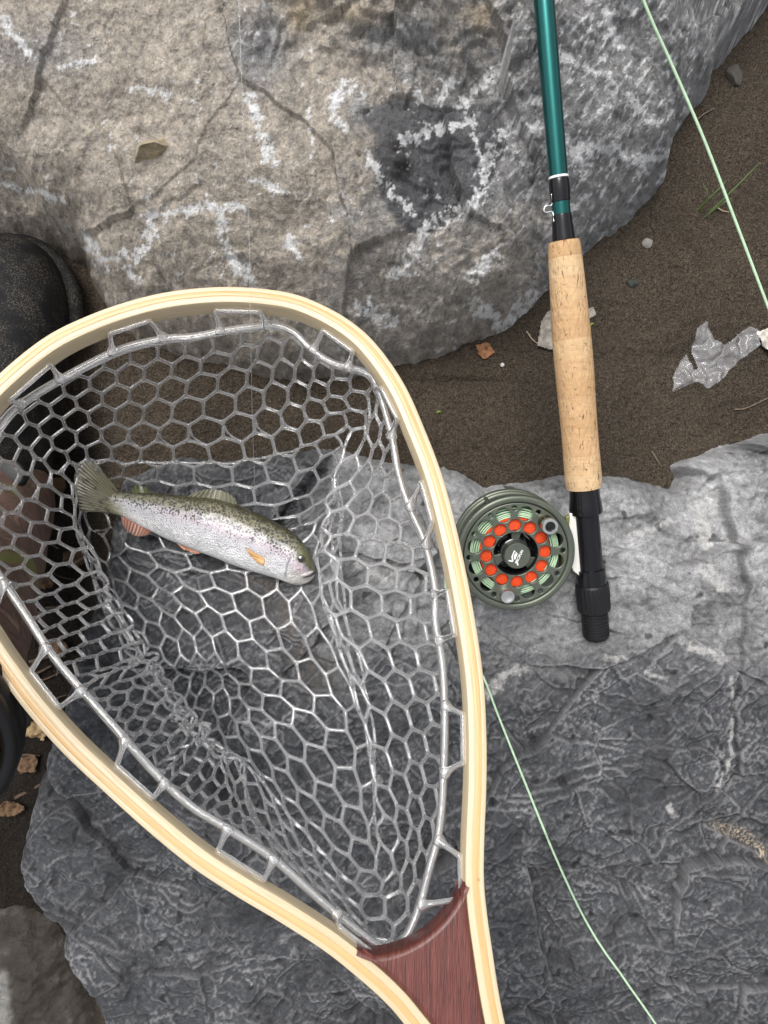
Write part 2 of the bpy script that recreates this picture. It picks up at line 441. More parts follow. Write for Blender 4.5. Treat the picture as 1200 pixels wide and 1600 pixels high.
def slab_h(X, Y):
    d = sdist(X, Y, s_poly) + .003 * fbm(X * 45, Y * 45, 3, 105) + .0012 * fbm(X * 160, Y * 160, 2, 106)
    u, v = to_px(X, Y, .055)
    ridge_y = 1015 + 22 * perlin(u / 130., u * 0 + 3.3, 4) + 10 * perlin(u / 41., u * 0 + 1.3, 5)
    dy = v - ridge_y
    top = .066 - np.where(dy < 0, -dy * .000085, dy * .000035) - .010 * sstep(500, 100, u)
    wx = X + .03 * fbm(X * 8, Y * 8, 3, 121); wy = Y + .03 * fbm(X * 8, Y * 8, 3, 122)
    q = fbm(wx * 7, wy * 11, 2, 131) * 4.5 + dy * .004 + .25 * fbm(X * 95, Y * 95, 3, 132)
    ter = np.floor(q) + sstep(.62, .99, q - np.floor(q))
    w2x = X + .012 * fbm(X * 30, Y * 30, 3, 141); w2y = Y + .012 * fbm(X * 30, Y * 30, 3, 142)
    q2 = fbm(w2x * 21, w2y * 30, 2, 151) * 3.2 + .35 * fbm(X * 130, Y * 130, 3, 152)
    ter2 = np.floor(q2) + sstep(.5, .99, q2 - np.floor(q2)) * 1.0
    q3 = fbm(w2x * 52 + 9, w2y * 64, 2, 153) * 2.2 + .5 * fbm(X * 210, Y * 210, 2, 154)
    ter3 = np.floor(q3) + sstep(.3, .99, q3 - np.floor(q3))
    rough_ = (.45 + .55 * sstep(420, 760, u)) * (.4 + .9 * sstep(-.25, .35, fbm(X * 13, Y * 13, 3, 155)))
    f = .0090 * fbm(wx * 9 + 7, wy * 9, 4, 161) + .0036 * ter + .0026 * ter2 + .0006 * ter3 * rough_ + .0009 * fbm(w2x * 60, w2y * 42, 5, 171, .6) * rough_ + .0016 * fbm(X * 190, Y * 160, 4, 181, .65) * rough_
    seam = 1146 + 5 * perlin(v / 33., v * 0 + 8.1, 6) - np.maximum(0, v - 1200) * .45
    block = sstep(-3, 3, u - seam) * sstep(1330, 1180, v)
    corner = sstep(-2, 4, sdist(u + 3 * perlin(u / 15, v / 15, 77), v + 3 * perlin(u / 15, v / 15, 78), [(1078, 722), (1130, 701), (1200, 670), (1500, 600), (1500, 800), (1146, 800), (1144, 764), (1088, 766)]))
    crack = np.exp(-((u - seam) / 3.0) ** 2) * sstep(1260, 1200, v) * sstep(755, 770, v)
    lowblk = sstep(-3, 5, sdist(u, v, [(1100, 1290), (1150, 1270), (1200, 1290), (1500, 1250), (1500, 1400), (1210, 1345), (1160, 1320)]))
    f = f + .005 * block + np.maximum(.024 * sstep(1076, 1086, u) * np.clip((770 - v + 5 * perlin(u / 14, v / 14, 79)) / 40, 0, 1), .017 * sstep(-3, 3, u - seam) * sstep(960, 790, v)) - .0022 * crack - .006 * lowblk
    f = f * .75 + facets(X, Y, 60, 91, (-.35, .45, -.5, .1), .11, .0018, .8, 1.3) + (.7 - .35 * sstep(-40, 120, dy)) * facets(X, Y, 320, 92, (-.35, .45, -.5, .1), .11, .0009, .75, 1.3, .004) * (.4 + .6 * sstep(350, 700, u))
    edge = np.where(d > 0, np.exp(-np.maximum(d, 0) / .007), 1)
    z = top + f * sstep(-.002, .02, d) - edge * (top + .004) + np.where(d < 0, 3.0 * d, 0)
    return z, d, ter, ter2, dy, crack, q
def soil_h(X, Y):
    u, v = to_px(X, Y, 0.)
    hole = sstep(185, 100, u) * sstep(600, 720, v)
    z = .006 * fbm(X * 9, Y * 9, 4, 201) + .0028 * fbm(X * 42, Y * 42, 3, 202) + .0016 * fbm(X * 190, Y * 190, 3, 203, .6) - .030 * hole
    dent = np.exp(-(((u - 720) / 70) ** 2 + ((v - 597) / 7) ** 2)) + .5 * np.exp(-(((u - 1020) / 90) ** 2 + ((v - 560) / 14) ** 2))
    far = sstep(.6, 3., np.hypot(X, Y))
    return z * (1 - far) - .006 * dent, hole

def rgba(c): return np.concatenate([c, np.ones(c.shape[:-1] + (1,))], -1)
def lerp(a, b, t): return a + (b - a) * t[..., None]
def C(*c): return np.array(c, float)

# sand
gx = axis_coords(-.36, .36, .0013, -40, 40, 1.22); gy = axis_coords(-.30, .24, .0013, -40, 40, 1.22)
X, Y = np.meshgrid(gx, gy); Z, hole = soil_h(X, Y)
col = np.broadcast_to(C(.070, .055, .040), X.shape + (3,)).copy()
t = np.clip(.5 + .9 * fbm(X * 11, Y * 11, 4, 211), 0, 1)
col = lerp(col * .80, col * 1.18, t)
col = lerp(col, C(.016, .012, .009) * np.ones_like(col), np.clip(hole, 0, 1))  # dark soil of the dip, painted darker still for the boots' shade
ground_Z = (gx, gy, Z)
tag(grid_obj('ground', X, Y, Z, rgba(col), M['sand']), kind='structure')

# boulder
gx = axis_coords(-.335, .335, .00085, -.80, .70, 1.08, .006); gy = axis_coords(.055, .325, .00085, .03, .98, 1.08, .006)
X, Y = np.meshgrid(gx, gy); Z, d, patch = boulder_h(X, Y)
u, v = to_px(X, Y, Z)
uu = u + 9 * fbm(u / 34, v / 34, 4, 301) + 4 * fbm(u / 9, v / 9, 3, 303); vv_ = v + 9 * fbm(u / 34, v / 34, 4, 302) + 4 * fbm(u / 9, v / 9, 3, 304)
n1 = fbm(u / 60, v / 60, 5, 311); n2 = fbm(u / 16, v / 16, 4, 312)
grey = C(.300, .297, .294); tan_ = C(.420, .372, .312)
tanm = sstep(760, 600, u + .35 * v + 110 * n1) * .95
tanm = np.maximum(tanm, .55 * sstep(300, 380, v + 60 * n1) * sstep(900, 800, u))
tanm = np.maximum(tanm, .8 * sstep(-.1, .25, n1) * sstep(140, 60, v) * sstep(860, 760, u))
gp = np.exp(-(((u - 405) / 50) ** 2 + ((v - 75) / 60) ** 2)) + np.exp(-(((u - 620) / 70) ** 2 + ((v - 55) / 40) ** 2)) + .8 * np.exp(-(((u - 560) / 22) ** 2 + ((v - 175) / 30) ** 2)) + .6 * np.exp(-(((u - 60) / 80) ** 2 + ((v - 80) / 40) ** 2))
tanm = tanm * (1 - np.clip(gp * (1.2 + 1.2 * n2), 0, 1))
tanm = np.clip(tanm + .55 * n2 * (tanm > .15), 0, 1)
gv = fbm(u / 5.5, v / 5.5, 4, 313, .65) * .85
col = lerp(np.broadcast_to(grey, X.shape + (3,)), tan_ * np.ones(X.shape + (3,)), tanm)
col = col * (1 + .38 * n1 + .55 * n2 * (1 - .3 * tanm) + .75 * gv)[..., None]
ck = np.exp(-(fbm(u / 70 + 5, v / 45, 4, 314) / .012) ** 2) * sstep(.05, .3, fbm(u / 120, v / 120, 2, 315))
col = col * (1 - .6 * ck)[..., None]
cream = np.exp(-(((uu - 470) / 20) ** 2 + ((vv_ - 20) / 26) ** 2)) + .6 * np.exp(-(((uu - 560) / 40) ** 2 + ((vv_ - 22) / 14) ** 2)) + .8 * np.exp(-(((uu - 750) / 26) ** 2 + ((vv_ - 25) / 25) ** 2))
col = lerp(col, C(.50, .40, .27) * np.ones_like(col), np.clip(cream * (.8 + n2), 0, .9))
pm = sstep(-6, 8, patch)
col = lerp(col, C(.122, .122, .128) * (1 + .35 * n2)[..., None], pm * .93)
dk = np.exp(-(((uu - 628) / 17) ** 2 + ((vv_ - 262) / 15) ** 2)) + .8 * np.exp(-(((uu - 620) / 16) ** 2 + ((vv_ - 230) / 12) ** 2))
col = lerp(col, C(.035, .031, .028) * np.ones_like(col), np.clip(dk * 1.3, 0, .9))
WH = [([(0, 25), (45, 85)], 7), ([(100, 105), (150, 95)], 5), ([(205, 140), (265, 145)], 6), ([(0, 285), (75, 305), (97, 317)], 6), ([(390, 150), (400, 185)], 9), ([(485, 168), (487, 240)], 4),
      ([(405, 205), (418, 228), (425, 250)], 11), ([(520, 165), (538, 130), (562, 150)], 9), ([(230, 335), (300, 327), (385, 326)], 8), ([(232, 335), (235, 370), (212, 400), (150, 410)], 9),
      ([(345, 340), (350, 388)], 11), ([(355, 400), (385, 430)], 13), ([(200, 420), (216, 440)], 8), ([(128, 372), (150, 392)], 9), ([(575, 248), (598, 285), (640, 330)], 9),
      ([(630, 222), (655, 208), (700, 202), (736, 188)], 8), ([(722, 165), (752, 130), (778, 108)], 9), ([(775, 212), (815, 200), (845, 205)], 9), ([(764, 235), (758, 280), (742, 320), (700, 338), (662, 360), (640, 408)], 11),
      ([(868, 85), (912, 100), (950, 128), (962, 142)], 8), ([(880, 215), (905, 250)], 13), ([(855, 236), (948, 230), (1015, 252), (1030, 240)], 10), ([(985, 150), (1000, 180), (1026, 188)], 8), ([(940, 12), (958, 45), (966, 72)], 8),
      ([(690, 150), (705, 130)], 9), ([(735, 440), (770, 395)], 11), ([(735, 195), (748, 240)], 5), ([(655, 160), (652, 140)], 8), ([(745, 478), (790, 508), (828, 470)], 13), ([(540, 200), (520, 185)], 9),
      ([(1080, 40), (1120, 10)], 7), ([(1040, 120), (1060, 90)], 5), ([(450, 380), (465, 395)], 8), ([(400, 285), (445, 300)], 9), ([(610, 430), (640, 425)], 8), ([(560, 480), (610, 500)], 10), ([(930, 180), (970, 150)], 6), ([(870, 330), (930, 300)], 5)]
wm = np.zeros(X.shape); brk = fbm(u / 11, v / 11, 4, 331); brk2 = fbm(u / 30, v / 30, 3, 332)
for pts, w in WH:
    dd = seg_dist(uu, vv_, pts)
    wm = np.maximum(wm, np.exp(-(dd / (w * 1.25)) ** 2))
brk3 = fbm((u + .4 * v) / 5.5, (v - .4 * u) / 8.5, 4, 333, .68)
wm = sstep(.50, .70, wm * .80 + .95 * brk * (wm > .02) + .60 * brk3 + .35 * brk2)
spk = sstep(.23, .36, fbm(u / 15 + 40, v / 15, 5, 341, .62)) * sstep(-.08, .25, fbm(u / 90, v / 90, 2, 342)) * .8
stre = sstep(.13, .30, fbm((u * .8 + v * .6) / 10, (v * .8 - u * .6) / 30, 5, 343, .62)) * sstep(700, 860, u) * sstep(460, 300, v)
wm = np.clip(np.maximum(np.maximum(wm, spk), stre), 0, 1)
col = lerp(col, C(.80, .80, .80) * (1 + .2 * n2)[..., None], wm * .95)
pits = sstep(.46, .58, fbm(u / 7 + 9, v / 7, 3, 351)) * .6
col = col * (1 - pits)[..., None]
moss = np.exp(-(((uu - 122) / 24) ** 2 + ((vv_ - 425) / 30) ** 2))
col = lerp(col, C(.055, .040, .025) * np.ones_like(col), np.clip(moss * 1.5, 0, .9))
b_grid = (gx, gy, Z)
tag(grid_obj('boulder', X, Y, Z, rgba(np.clip(col, .01, .9)), M['boulder'], keep=Z > -.03),
    'big tan and grey boulder streaked with white, rising from the sand', 'rock')

# slab
gx = axis_coords(-.30, .315, .0009, -.34, .50, 1.08, .006); gy = axis_coords(-.40, .065, .0009, -.68, .09, 1.08, .006)
X, Y = np.meshgrid(gx, gy); Z, d, ter, ter2, dy, crack, q = slab_h(X, Y)
u, v = to_px(X, Y, Z)
n1 = fbm(X * 22, Y * 22, 5, 401); n2 = fbm(X * 90, Y * 90, 4, 402); n3 = fbm((X + .01 * n1) * 40, (Y + .008 * n2) * 120, 4, 403)
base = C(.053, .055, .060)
up = sstep(95, -85, dy + 130 * n1 + 30 * n3) * sstep(420, 620, u)  # paler upper face: stone tone plus brighter light on its tilt painted in
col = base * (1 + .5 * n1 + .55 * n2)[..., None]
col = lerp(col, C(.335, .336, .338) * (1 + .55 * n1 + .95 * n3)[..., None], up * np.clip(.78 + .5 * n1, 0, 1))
wq = ridged((X + .016 * n1 + .006 * n2) * 62, (Y + .016 * fbm(X * 25, Y * 25, 3, 404)) * 74, 3, 405, .6)
wisp = sstep(.62, .95, wq + .22 * n2) * np.clip(.35 + 1.5 * fbm(X * 17 + 3, Y * 17, 3, 406), 0, 1)
col = lerp(col, C(.27, .272, .28) * np.ones_like(col), wisp * .42 * sstep(-.35, .25, fbm(X * 9, Y * 9, 2, 408)))
n4 = fbm(X * 260, Y * 220, 4, 407, .65); col = col * (1 + .75 * n4)[..., None]
gy_, gx_ = np.gradient(Z)
lap = np.gradient(gx_)[1] + np.gradient(gy_)[0]
worn = np.clip(-lap * 2600, 0, 1) * np.clip(.55 + 1.2 * n1, 0, 1)
col = lerp(col, C(.34, .34, .345) * np.ones_like(col), worn * .55)
vein = sstep(.80, .93, ridged((X + .02 * n1) * 26, (Y + .02 * n2) * 26, 3, 411)) * sstep(.02, .3, n1)
col = lerp(col, C(.42, .42, .42) * np.ones_like(col), vein * .55)
LW = [([(760, 1085), (795, 1055), (812, 1045)], 12), ([(1085, 790), (1105, 850)], 12), ([(1100, 885), (1130, 920)], 12), ([(950, 1025), (985, 1035)], 5), ([(1005, 1052), (1040, 1060)], 4), ([(1060, 1000), (1130, 1030)], 9), ([(690, 830), (700, 870)], 10), ([(990, 835), (1060, 810)], 6),
      ([(1046, 1262), (1052, 1275)], 6), ([(560, 880), (600, 905)], 8), ([(1142, 1060), (1148, 1120), (1140, 1190), (1120, 1235)], 4)]
uu = u + 10 * fbm(u / 30, v / 30, 4, 421); vv_ = v + 10 * fbm(u / 30, v / 30, 4, 422); wm = np.zeros(X.shape)
for pts, w in LW: wm = np.maximum(wm, np.exp(-(seg_dist(uu, vv_, pts) / (w * 1.3)) ** 2))
wm = sstep(.42, .95, wm * .85 + .9 * fbm(u / 10, v / 10, 5, 423, .66))
col = lerp(col, C(.52, .51, .49) * np.ones_like(col), wm * .7)
pit = sstep(.46, .56, fbm(X * 75 + 5, Y * 75, 2, 431)) * .7
col = col * (1 - pit)[..., None]
brown = sstep(40, -10, seg_dist(uu, vv_, [(400, 900), (440, 960), (500, 1060)]) - 10) * np.clip(.4 + n2, 0, 1)
col = lerp(col, C(.085, .066, .048) * np.ones_like(col), brown * .75)
grit = np.exp(-(seg_dist(uu, vv_, [(1120, 1290), (1175, 1312), (1195, 1335)]) / 9) ** 2)
col = lerp(col, C(.50, .40, .27) * (1 + n2)[..., None], np.clip(grit * 1.1, 0, .85) * sstep(-.05, .25, fbm(u / 3.2, v / 3.2, 3, 441)))
col = col * (1 - .35 * crack)[..., None]
s_grid = (gx, gy, Z)
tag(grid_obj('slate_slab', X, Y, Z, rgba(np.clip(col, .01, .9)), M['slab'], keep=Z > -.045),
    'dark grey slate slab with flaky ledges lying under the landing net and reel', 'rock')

# brown wet rock in the corner, lower than the slab
gx = axis_coords(-.42, -.19, .0016, -.44, -.18, 1.1); gy = axis_coords(-.56, -.28, .0016, -.58, -.27, 1.1)
X, Y = np.meshgrid(gx, gy)
rp = [tuple(W(a, b, -.01)[:2]) for a, b in [(-40, 1440), (20, 1425), (70, 1450), (110, 1490), (140, 1560), (200, 1640), (210, 1800), (-200, 1850), (-260, 1560)]]
d = sdist(X, Y, rp) + .004 * fbm(X * 40, Y * 40, 3, 501)
Z = -.035 + .030 * (1 - np.exp(-np.maximum(d, 0) / .02)) + np.where(d < 0, 2 * d, 0) + .008 * fbm(X * 18, Y * 18, 5, 502) * sstep(0, .02, d) + .004 * (ridged(X * 50, Y * 50, 3, 503) - .5)
u, v = to_px(X, Y, Z); n2 = fbm(X * 70, Y * 70, 4, 504)
col = C(.036, .029, .022) * (1 + .8 * n2)[..., None]
col = lerp(col, C(.20, .195, .185) * np.ones_like(col), sstep(.1, .6, np.exp(-(((u + 2) / 16) ** 2 + ((v - 1570) / 50) ** 2)) + .5 * n2))
tag(grid_obj('wet_rock', X, Y, Z, rgba(np.clip(col, .008, .9)), M['slab'], keep=Z > -.06),
    'low brown wet rock in the dark gap beside the slate slab', 'rock')

def sample(grid, x, y):
    gx, gy, Z = grid
    i = np.clip(np.interp(x, gx, np.arange(len(gx))), 0, len(gx) - 1.001); j = np.clip(np.interp(y, gy, np.arange(len(gy))), 0, len(gy) - 1.001)
    i0 = i.astype(int); j0 = j.astype(int); a = i - i0; b = j - j0
    z = Z[j0, i0] * (1 - a) * (1 - b) + Z[j0, i0 + 1] * a * (1 - b) + Z[j0 + 1, i0] * (1 - a) * b + Z[j0 + 1, i0 + 1] * a * b
    out = (x < gx[0]) | (x > gx[-1]) | (y < gy[0]) | (y > gy[-1])
    return np.where(out, -.05, z)
def gz(x, y):
    x = np.asarray(x, float); y = np.asarray(y, float)
    return np.maximum(np.maximum(sample(ground_Z, x, y), sample(s_grid, x, y)), sample(b_grid, x, y))
def on_ground(u, v, lift=0., it=6):
    """Where the sight line of a pixel meets the ground."""
    z = 0.03
    for _ in range(it):
        p = W(u, v, z); z = .5 * z + .5 * float(gz(p[0], p[1]))
    p = W(u, v, z); p[2] = float(gz(p[0], p[1])) + lift
    return p

# ------------------------------------------------------------------ fly rod
A3 = W(932, 1000, .0785); B3 = W(850, 0, .168)
AX = B3 - A3; AX = AX / np.linalg.norm(AX)                    # along the rod, butt to tip
RX = np.cross(AX, [0, 0, 1.]); RX /= np.linalg.norm(RX)       # to the right of the rod
RZ = np.cross(RX, AX)                                         # up, away from the ground
def rod_pt(s, a=0., b=0.): return A3 + s * AX + a * RX + b * RZ
_ss = np.linspace(-.05, 1.2, 6000)
_pp = A3[None] + _ss[:, None] * AX[None]
_ok = _pp[:, 2] < .45
_vv = 800 - _pp[_ok, 1] / (H - _pp[_ok, 2]) * F
def S(v): return float(np.interp(-v, -_vv, _ss[_ok]))          # photo row -> distance along the rod
def hw(v, px):                                                # half width in pixels at a row -> metres
    return px / F * (H - rod_pt(S(v))[2])
rod_frame = (A3, RX, RZ, AX)
rod = empty('fly_rod', A3 - .012 * RZ)
tag(rod, 'teal fly rod with cork grip and black reel seat, lying across sand onto the boulder', 'fishing rod')
def rodlathe(name, rows, mat, parent=rod, k=40, deg=32):
    return lathe_obj(name, [(hw(v, p) if p > 0 else 0., S(v)) for v, p in rows], rod_frame, mat, parent, k, deg)
# blank: beyond the frame it runs on and tapers
top = [(hw(-150, 17.2), S(-150)), (.0062, .95), (.0058, 1.25)]
lathe_obj('blank', [(hw(372, 14), S(372)), (hw(277, 14.6), S(277)), (hw(0, 16.2), S(0))] + [(.00605, S(-300)), (.0057, .9), (.0052, 1.2), (0, 1.2)], rod_frame, M['teal'], rod)
rodlathe('silver_ring', [(279, 15.0), (278.5, 15.6), (275.5, 15.6), (275, 15.0)], M['white'])
rodlathe('winding', [(375, 17.4), (365, 16.8), (350, 15.8), (338, 15.2), (335.5, 14.9), (335, 14.4)], M['blackgloss'])
rodlathe('winding', [(316, 14.4), (315, 15.2), (300, 15.9), (285, 15.9), (280, 15.2), (279.4, 14.6)], M['blackgloss'])
s0, s1 = S(330), S(318); r0 = hw(325, 14.4)
P = [rod_pt(s0 - .006, -r0, .002), rod_pt(s0, -r0, .001), rod_pt(s0 + .0004, -r0 - .0036, .001), rod_pt((s0 + s1) / 2 - .001, -r0 - .0052, .001), rod_pt((s0 + s1) / 2 + .001, -r0 - .0048, .001), rod_pt(s1 - .0002, -r0 - .003, .001), rod_pt(s1, -r0, .001), rod_pt(s1 + .006, -r0, .002)]
V_, f_, uv_ = tube(crom(P, 40), .00045, 8); obj('hook_keeper', V_, f_, M['wire'], rod)
# cork grip, ring by ring
rows = [(378, 24.5), (392, 25.6), (420, 26.6), (450, 27.6), (480, 28.6), (510, 29.4), (545, 29.9), (580, 29.8), (610, 29.2), (640, 28.4), (670, 27.9), (700, 27.9), (730, 28.2), (748, 28.4), (760, 27.4)]
rv = np.array([r[0] for r in rows]); rp_ = np.array([r[1] for r in rows])
cuts = [377, 402, 432, 469, 498, 529, 560, 588, 618, 647, 677, 709, 738, 762]
rnd = random.Random(3)
for i in range(len(cuts) - 1):
    a, b = cuts[i], cuts[i + 1]
    prof = []
    for j, t in enumerate(np.linspace(0, 1, 7)):
        v_ = b + (a - b) * t
        r_ = float(np.interp(v_, rv, rp_)) - (.02 if j in (0, 6) else 0) + rnd.uniform(-.05, .05)
        if i == 0 and j == 6: r_ -= 1.2
        if i == len(cuts) - 2 and j == 0: r_ -= .8
        prof.append((hw(v_, r_), S(v_)))
    lathe_obj('cork_ring', prof, rod_frame, CORK[[1, 3, 0, 2, 1, 0, 2, 1, 2, 1, 2, 0, 3][i]], rod, 44, 32, False)
# reel seat
rodlathe('hood', [(801, 21.0), (801, 25.2), (796, 25.6), (786, 24.6), (776, 23.4), (763, 23.0), (761, 21)], M['blackgloss'])
rodlathe('seat_barrel', [(893, 19.2), (800, 19.2), (799, 10)], M['blackmetal'])
rodlathe('sliding_hood', [(917, 18), (917, 23.0), (905, 23.0), (894, 22.6), (888, 22.6), (887, 19)], M['blackgloss'])
kn = 96; V_ = []; f_ = []
prof = [(954, 19.), (953, 24.4), (949, 25.6), (921, 26.2), (914, 25.8), (911, 24.6), (910, 19.)]
for i, (v_, p_) in enumerate(prof):
    for q_ in range(kn):
        a_ = 2 * math.pi * q_ / kn
        r_ = hw(v_, p_) - (.0004 if (q_ // 2 % 2 == 0 and i in (2, 3)) else 0)
        V_.append(A3 + r_ * math.cos(a_) * RX + r_ * math.sin(a_) * RZ + S(v_) * AX)
for i in range(len(prof) - 1):
    for q_ in range(kn):
        w_ = (q_ + 1) % kn; f_.append((i * kn + q_, i * kn + w_, (i + 1) * kn + w_, (i + 1) * kn + q_))
auto_smooth(obj('locking_nut', V_, f_, M['blackmatte'], rod), 20)
th = [(998, 6), (997, 17.0), (994, 19.4)]
for i in range(8):
    v_ = 991 - i * 4.6; th += [(v_, 20.6), (v_ - 1.6, 20.4), (v_ - 2.4, 19.2), (v_ - 3.6, 19.2)]
rodlathe('threaded_end', th + [(951, 19.)], M['blackmatte'])
lathe_obj('butt_pin', [(0, S(1004)), (.0012, S(1003.5)), (.0022, S(999)), (.0022, S(996))], rod_frame, M['blackmatte'], rod, 16)

# ------------------------------------------------------------------ fly reel
RR = .0395
Sr = S(866); 
def reel_from_px(u, v, b):
    """Point at height b above the rod axis plane whose projection is (u, v)."""
    o = rod_pt(0, 0, b); d = np.array([(u - 600) / F, (800 - v) / F, -1.]); c = np.array([0, 0, H])
    t = np.dot(o - c, RZ) / np.dot(d, RZ); return c + t * d
RC = reel_from_px(806.5, 866, .013)          # centre of the front face
RC0 = RC - .013 * RZ
reel = empty('fly_reel', RC0 - .015 * RZ)
tag(reel, 'green grey fly reel with round holes, orange backing and pale green line', 'fishing reel')
def rf(h): return (RC0 + h * RZ, RX, AX, RZ)
def ring_prof(r0, r1, h0, h1, b=.0007):
    return [(r0, h0 + b), (r0 + b, h0), (r1 - b, h0), (r1, h0 + b), (r1, h1 - b), (r1 - b, h1), (r0 + b, h1), (r0, h1 - b), (r0, h0 + b)]
def ring(name, r0, r1, h0, h1, mat, parent=reel, b=.0007, k=96): return lathe_obj(name, ring_prof(r0, r1, h0, h1, b), rf(0), mat, parent, k, 50, False)
frame_ = ring('frame_ring', .0352, .0396, .0075, .0128, M['greengrey'])
ring('frame_ring', .0352, .0394, -.0150, -.0105, M['greengrey'])
ring('frame_ring', .0345, .0388, -.0085, -.0060, M['greengrey'])
lathe_obj('back_plate', [(0, -.0150), (.0355, -.0150), (.0355, -.0120), (0, -.0120)], rf(0), M['blackmatte'], reel, 64)
for a in (20, 110, 200, 290):
    c_ = RC0 + .0374 * (math.cos(rad(a)) * RX + math.sin(rad(a)) * AX)
    lathe_obj('pillar', [(.0016, -.012), (.0016, .009)], (c_, RX, AX, RZ), M['greengrey'], reel, 12)
# spool face with holes
a0 = 101.0
big = [a0 + 30 * i for i in range(12)]
spl = [circle(0, 0, .0347, 120)]
KN = (big[10] % 360, big[5] % 360)
for i, a in enumerate(big):
    if i in (10, 5): continue
    spl.append(circle(.0279 * math.cos(rad(a)), .0279 * math.sin(rad(a)), .0050, 28, True))
for i, a in enumerate(big):
    spl.append(circle(.0314 * math.cos(rad(a + 15)), .0314 * math.sin(rad(a + 15)), .0018, 16, True))
for i, a in enumerate(big):
    spl.append(circle(.0197 * math.cos(rad(a + 15)), .0197 * math.sin(rad(a + 15)), .0042, 24, True))
spl.append(circle(0, 0, .0150, 80, True))
spool = plate('spool_face', spl, .0011, .0004, (RC0 + .0112 * RZ, RX, AX, RZ), M['greengrey'], reel)
lathe_obj('hub_cup', [(.0160, .0095), (.0157, .0104), (.0151, .0106), (.0147, .0100), (.0145, .0060), (.0143, -.004), (.0120, -.0075), (.0105, -.0080), (0, -.0080)], rf(0), M['hubblack'], reel, 64, 32, False)
for a in (78, 198, 318):
    ca, sa = math.cos(rad(a)), math.sin(rad(a)); e1 = ca * RX + sa * AX; e2 = -sa * RX + ca * AX
    pl = [(.0035, -.0030), (.0085, -.0024), (.0125, -.0034), (.0152, -.0052), (.0152, .0052), (.0125, .0034), (.0085, .0024), (.0035, .0030)]
    plate('spoke', [pl], .0012, .0004, (RC0 + .0052 * RZ, e1, e2, RZ), M['greengrey'], reel)
lathe_obj('drag_shaft', [(.0094, -.004), (.0094, .0055), (.0088, .0062), (.0088, .0066), (.0094, .0072), (.0094, .0082), (.0086, .0086)], rf(0), M['hubblack'], reel, 48)
knob = lathe_obj('drag_knob', [(.0086, .0080), (.0088, .0084), (.0088, .0170), (.0083, .0176), (0, .0176)], rf(0), M['greengrey'], reel, 56)
# emblem on the knob: an angular fish stroke over the name, both slanted
def stroke(name, pts, w, h, mat, parent, ang):
    ca, sa = math.cos(rad(ang)), math.sin(rad(ang)); ex = ca * RX + sa * AX; ey = -sa * RX + ca * AX
    pts = np.array(pts); L = []; Rr = []
    for i in range(len(pts)):
        t_ = pts[min(i + 1, len(pts) - 1)] - pts[max(i - 1, 0)]; t_ = t_ / np.linalg.norm(t_); nn = np.array([-t_[1], t_[0]])
        L.append(pts[i] + nn * w); Rr.append(pts[i] - nn * w)
    V = [RC0 + h * RZ + p[0] * ex + p[1] * ey for p in L + Rr]; k = len(pts)
    return obj(name, V, [(i, i + 1, k + i + 1, k + i) for i in range(k - 1)], mat, parent, False)
stroke('emblem', [(-.0046, .0008), (-.0022, .0030), (.0022, .0038), (.0012, .0012), (-.0030, .0006), (-.0016, .0016), (.0008, .0022)], .00042, .01768, M['logo'], knob, 52)
stroke('emblem', [(-.0046, .0008), (-.0054, .0036)], .0004, .01768, M['logo'], knob, 52)
stroke('emblem', [(-.0030, -.0012), (-.0052, -.0036)], .0004, .01768, M['logo'], knob, 52)
fc = bpy.data.curves.new('t', 'FONT'); fc.body = 'PISCIFUN'; fc.size = .0024; fc.align_x = 'CENTER'; fc.align_y = 'CENTER'; fc.offset = .00005
to = bpy.data.objects.new('t', fc); COL.objects.link(to)
me = bpy.data.meshes.new_from_object(to.evaluated_get(bpy.context.evaluated_depsgraph_get())); bpy.data.objects.remove(to)
ca, sa = math.cos(rad(58)), math.sin(rad(58)); ex = ca * RX + sa * AX; ey = -sa * RX + ca * AX; o_ = RC0 + .01768 * RZ - .0012 * ey
me.transform(Matrix(((ex[0], ey[0], RZ[0], o_[0]), (ex[1], ey[1], RZ[1], o_[1]), (ex[2], ey[2], RZ[2], o_[2]), (0, 0, 0, 1))))
me.materials.clear(); me.materials.append(M['logo']); me.name = 'lettering'
link(bpy.data.objects.new('lettering', me), knob)
# line pack
lathe_obj('backing', [(.0143, -.009), (.0238, -.009), (.0243, .0), (.0243, .0075), (.0236, .0088), (.0165, .0092), (.0147, .0092)], rf(0), M['orange'], reel, 64, 32, False)
for i in range(5):
    r_ = .0248 + i * .00125; q_ = .0084 - .00035 * i
    ang = np.linspace(0, 2 * math.pi, 72, endpoint=False)
    Pc = np.array([RC0 + (r_ + .0003 * math.sin(2 * a + i)) * (math.cos(a) * RX + math.sin(a) * AX) + (q_ + .0006 * math.sin(a * 2 + i * 1.7)) * RZ for a in ang])
    V_, f_, uv_ = tube(Pc, .00054, 8, True, RZ); obj('line_wrap', V_, f_, M['line'], reel)
lathe_obj('line_pack', [(.0243, -.009), (.0296, -.0088), (.0300, .0042), (.0290, .0056), (.0243, .0068)], rf(0), mat_simple('dark_line_core', (.045, .085, .045), .6), reel, 64, 32, False)
lathe_obj('spool_drum', [(.0343, -.0095), (.0343, -.0080), (.0143, -.0080), (.0143, -.0095)], rf(0), M['blackmetal'], reel, 64, 32, False)
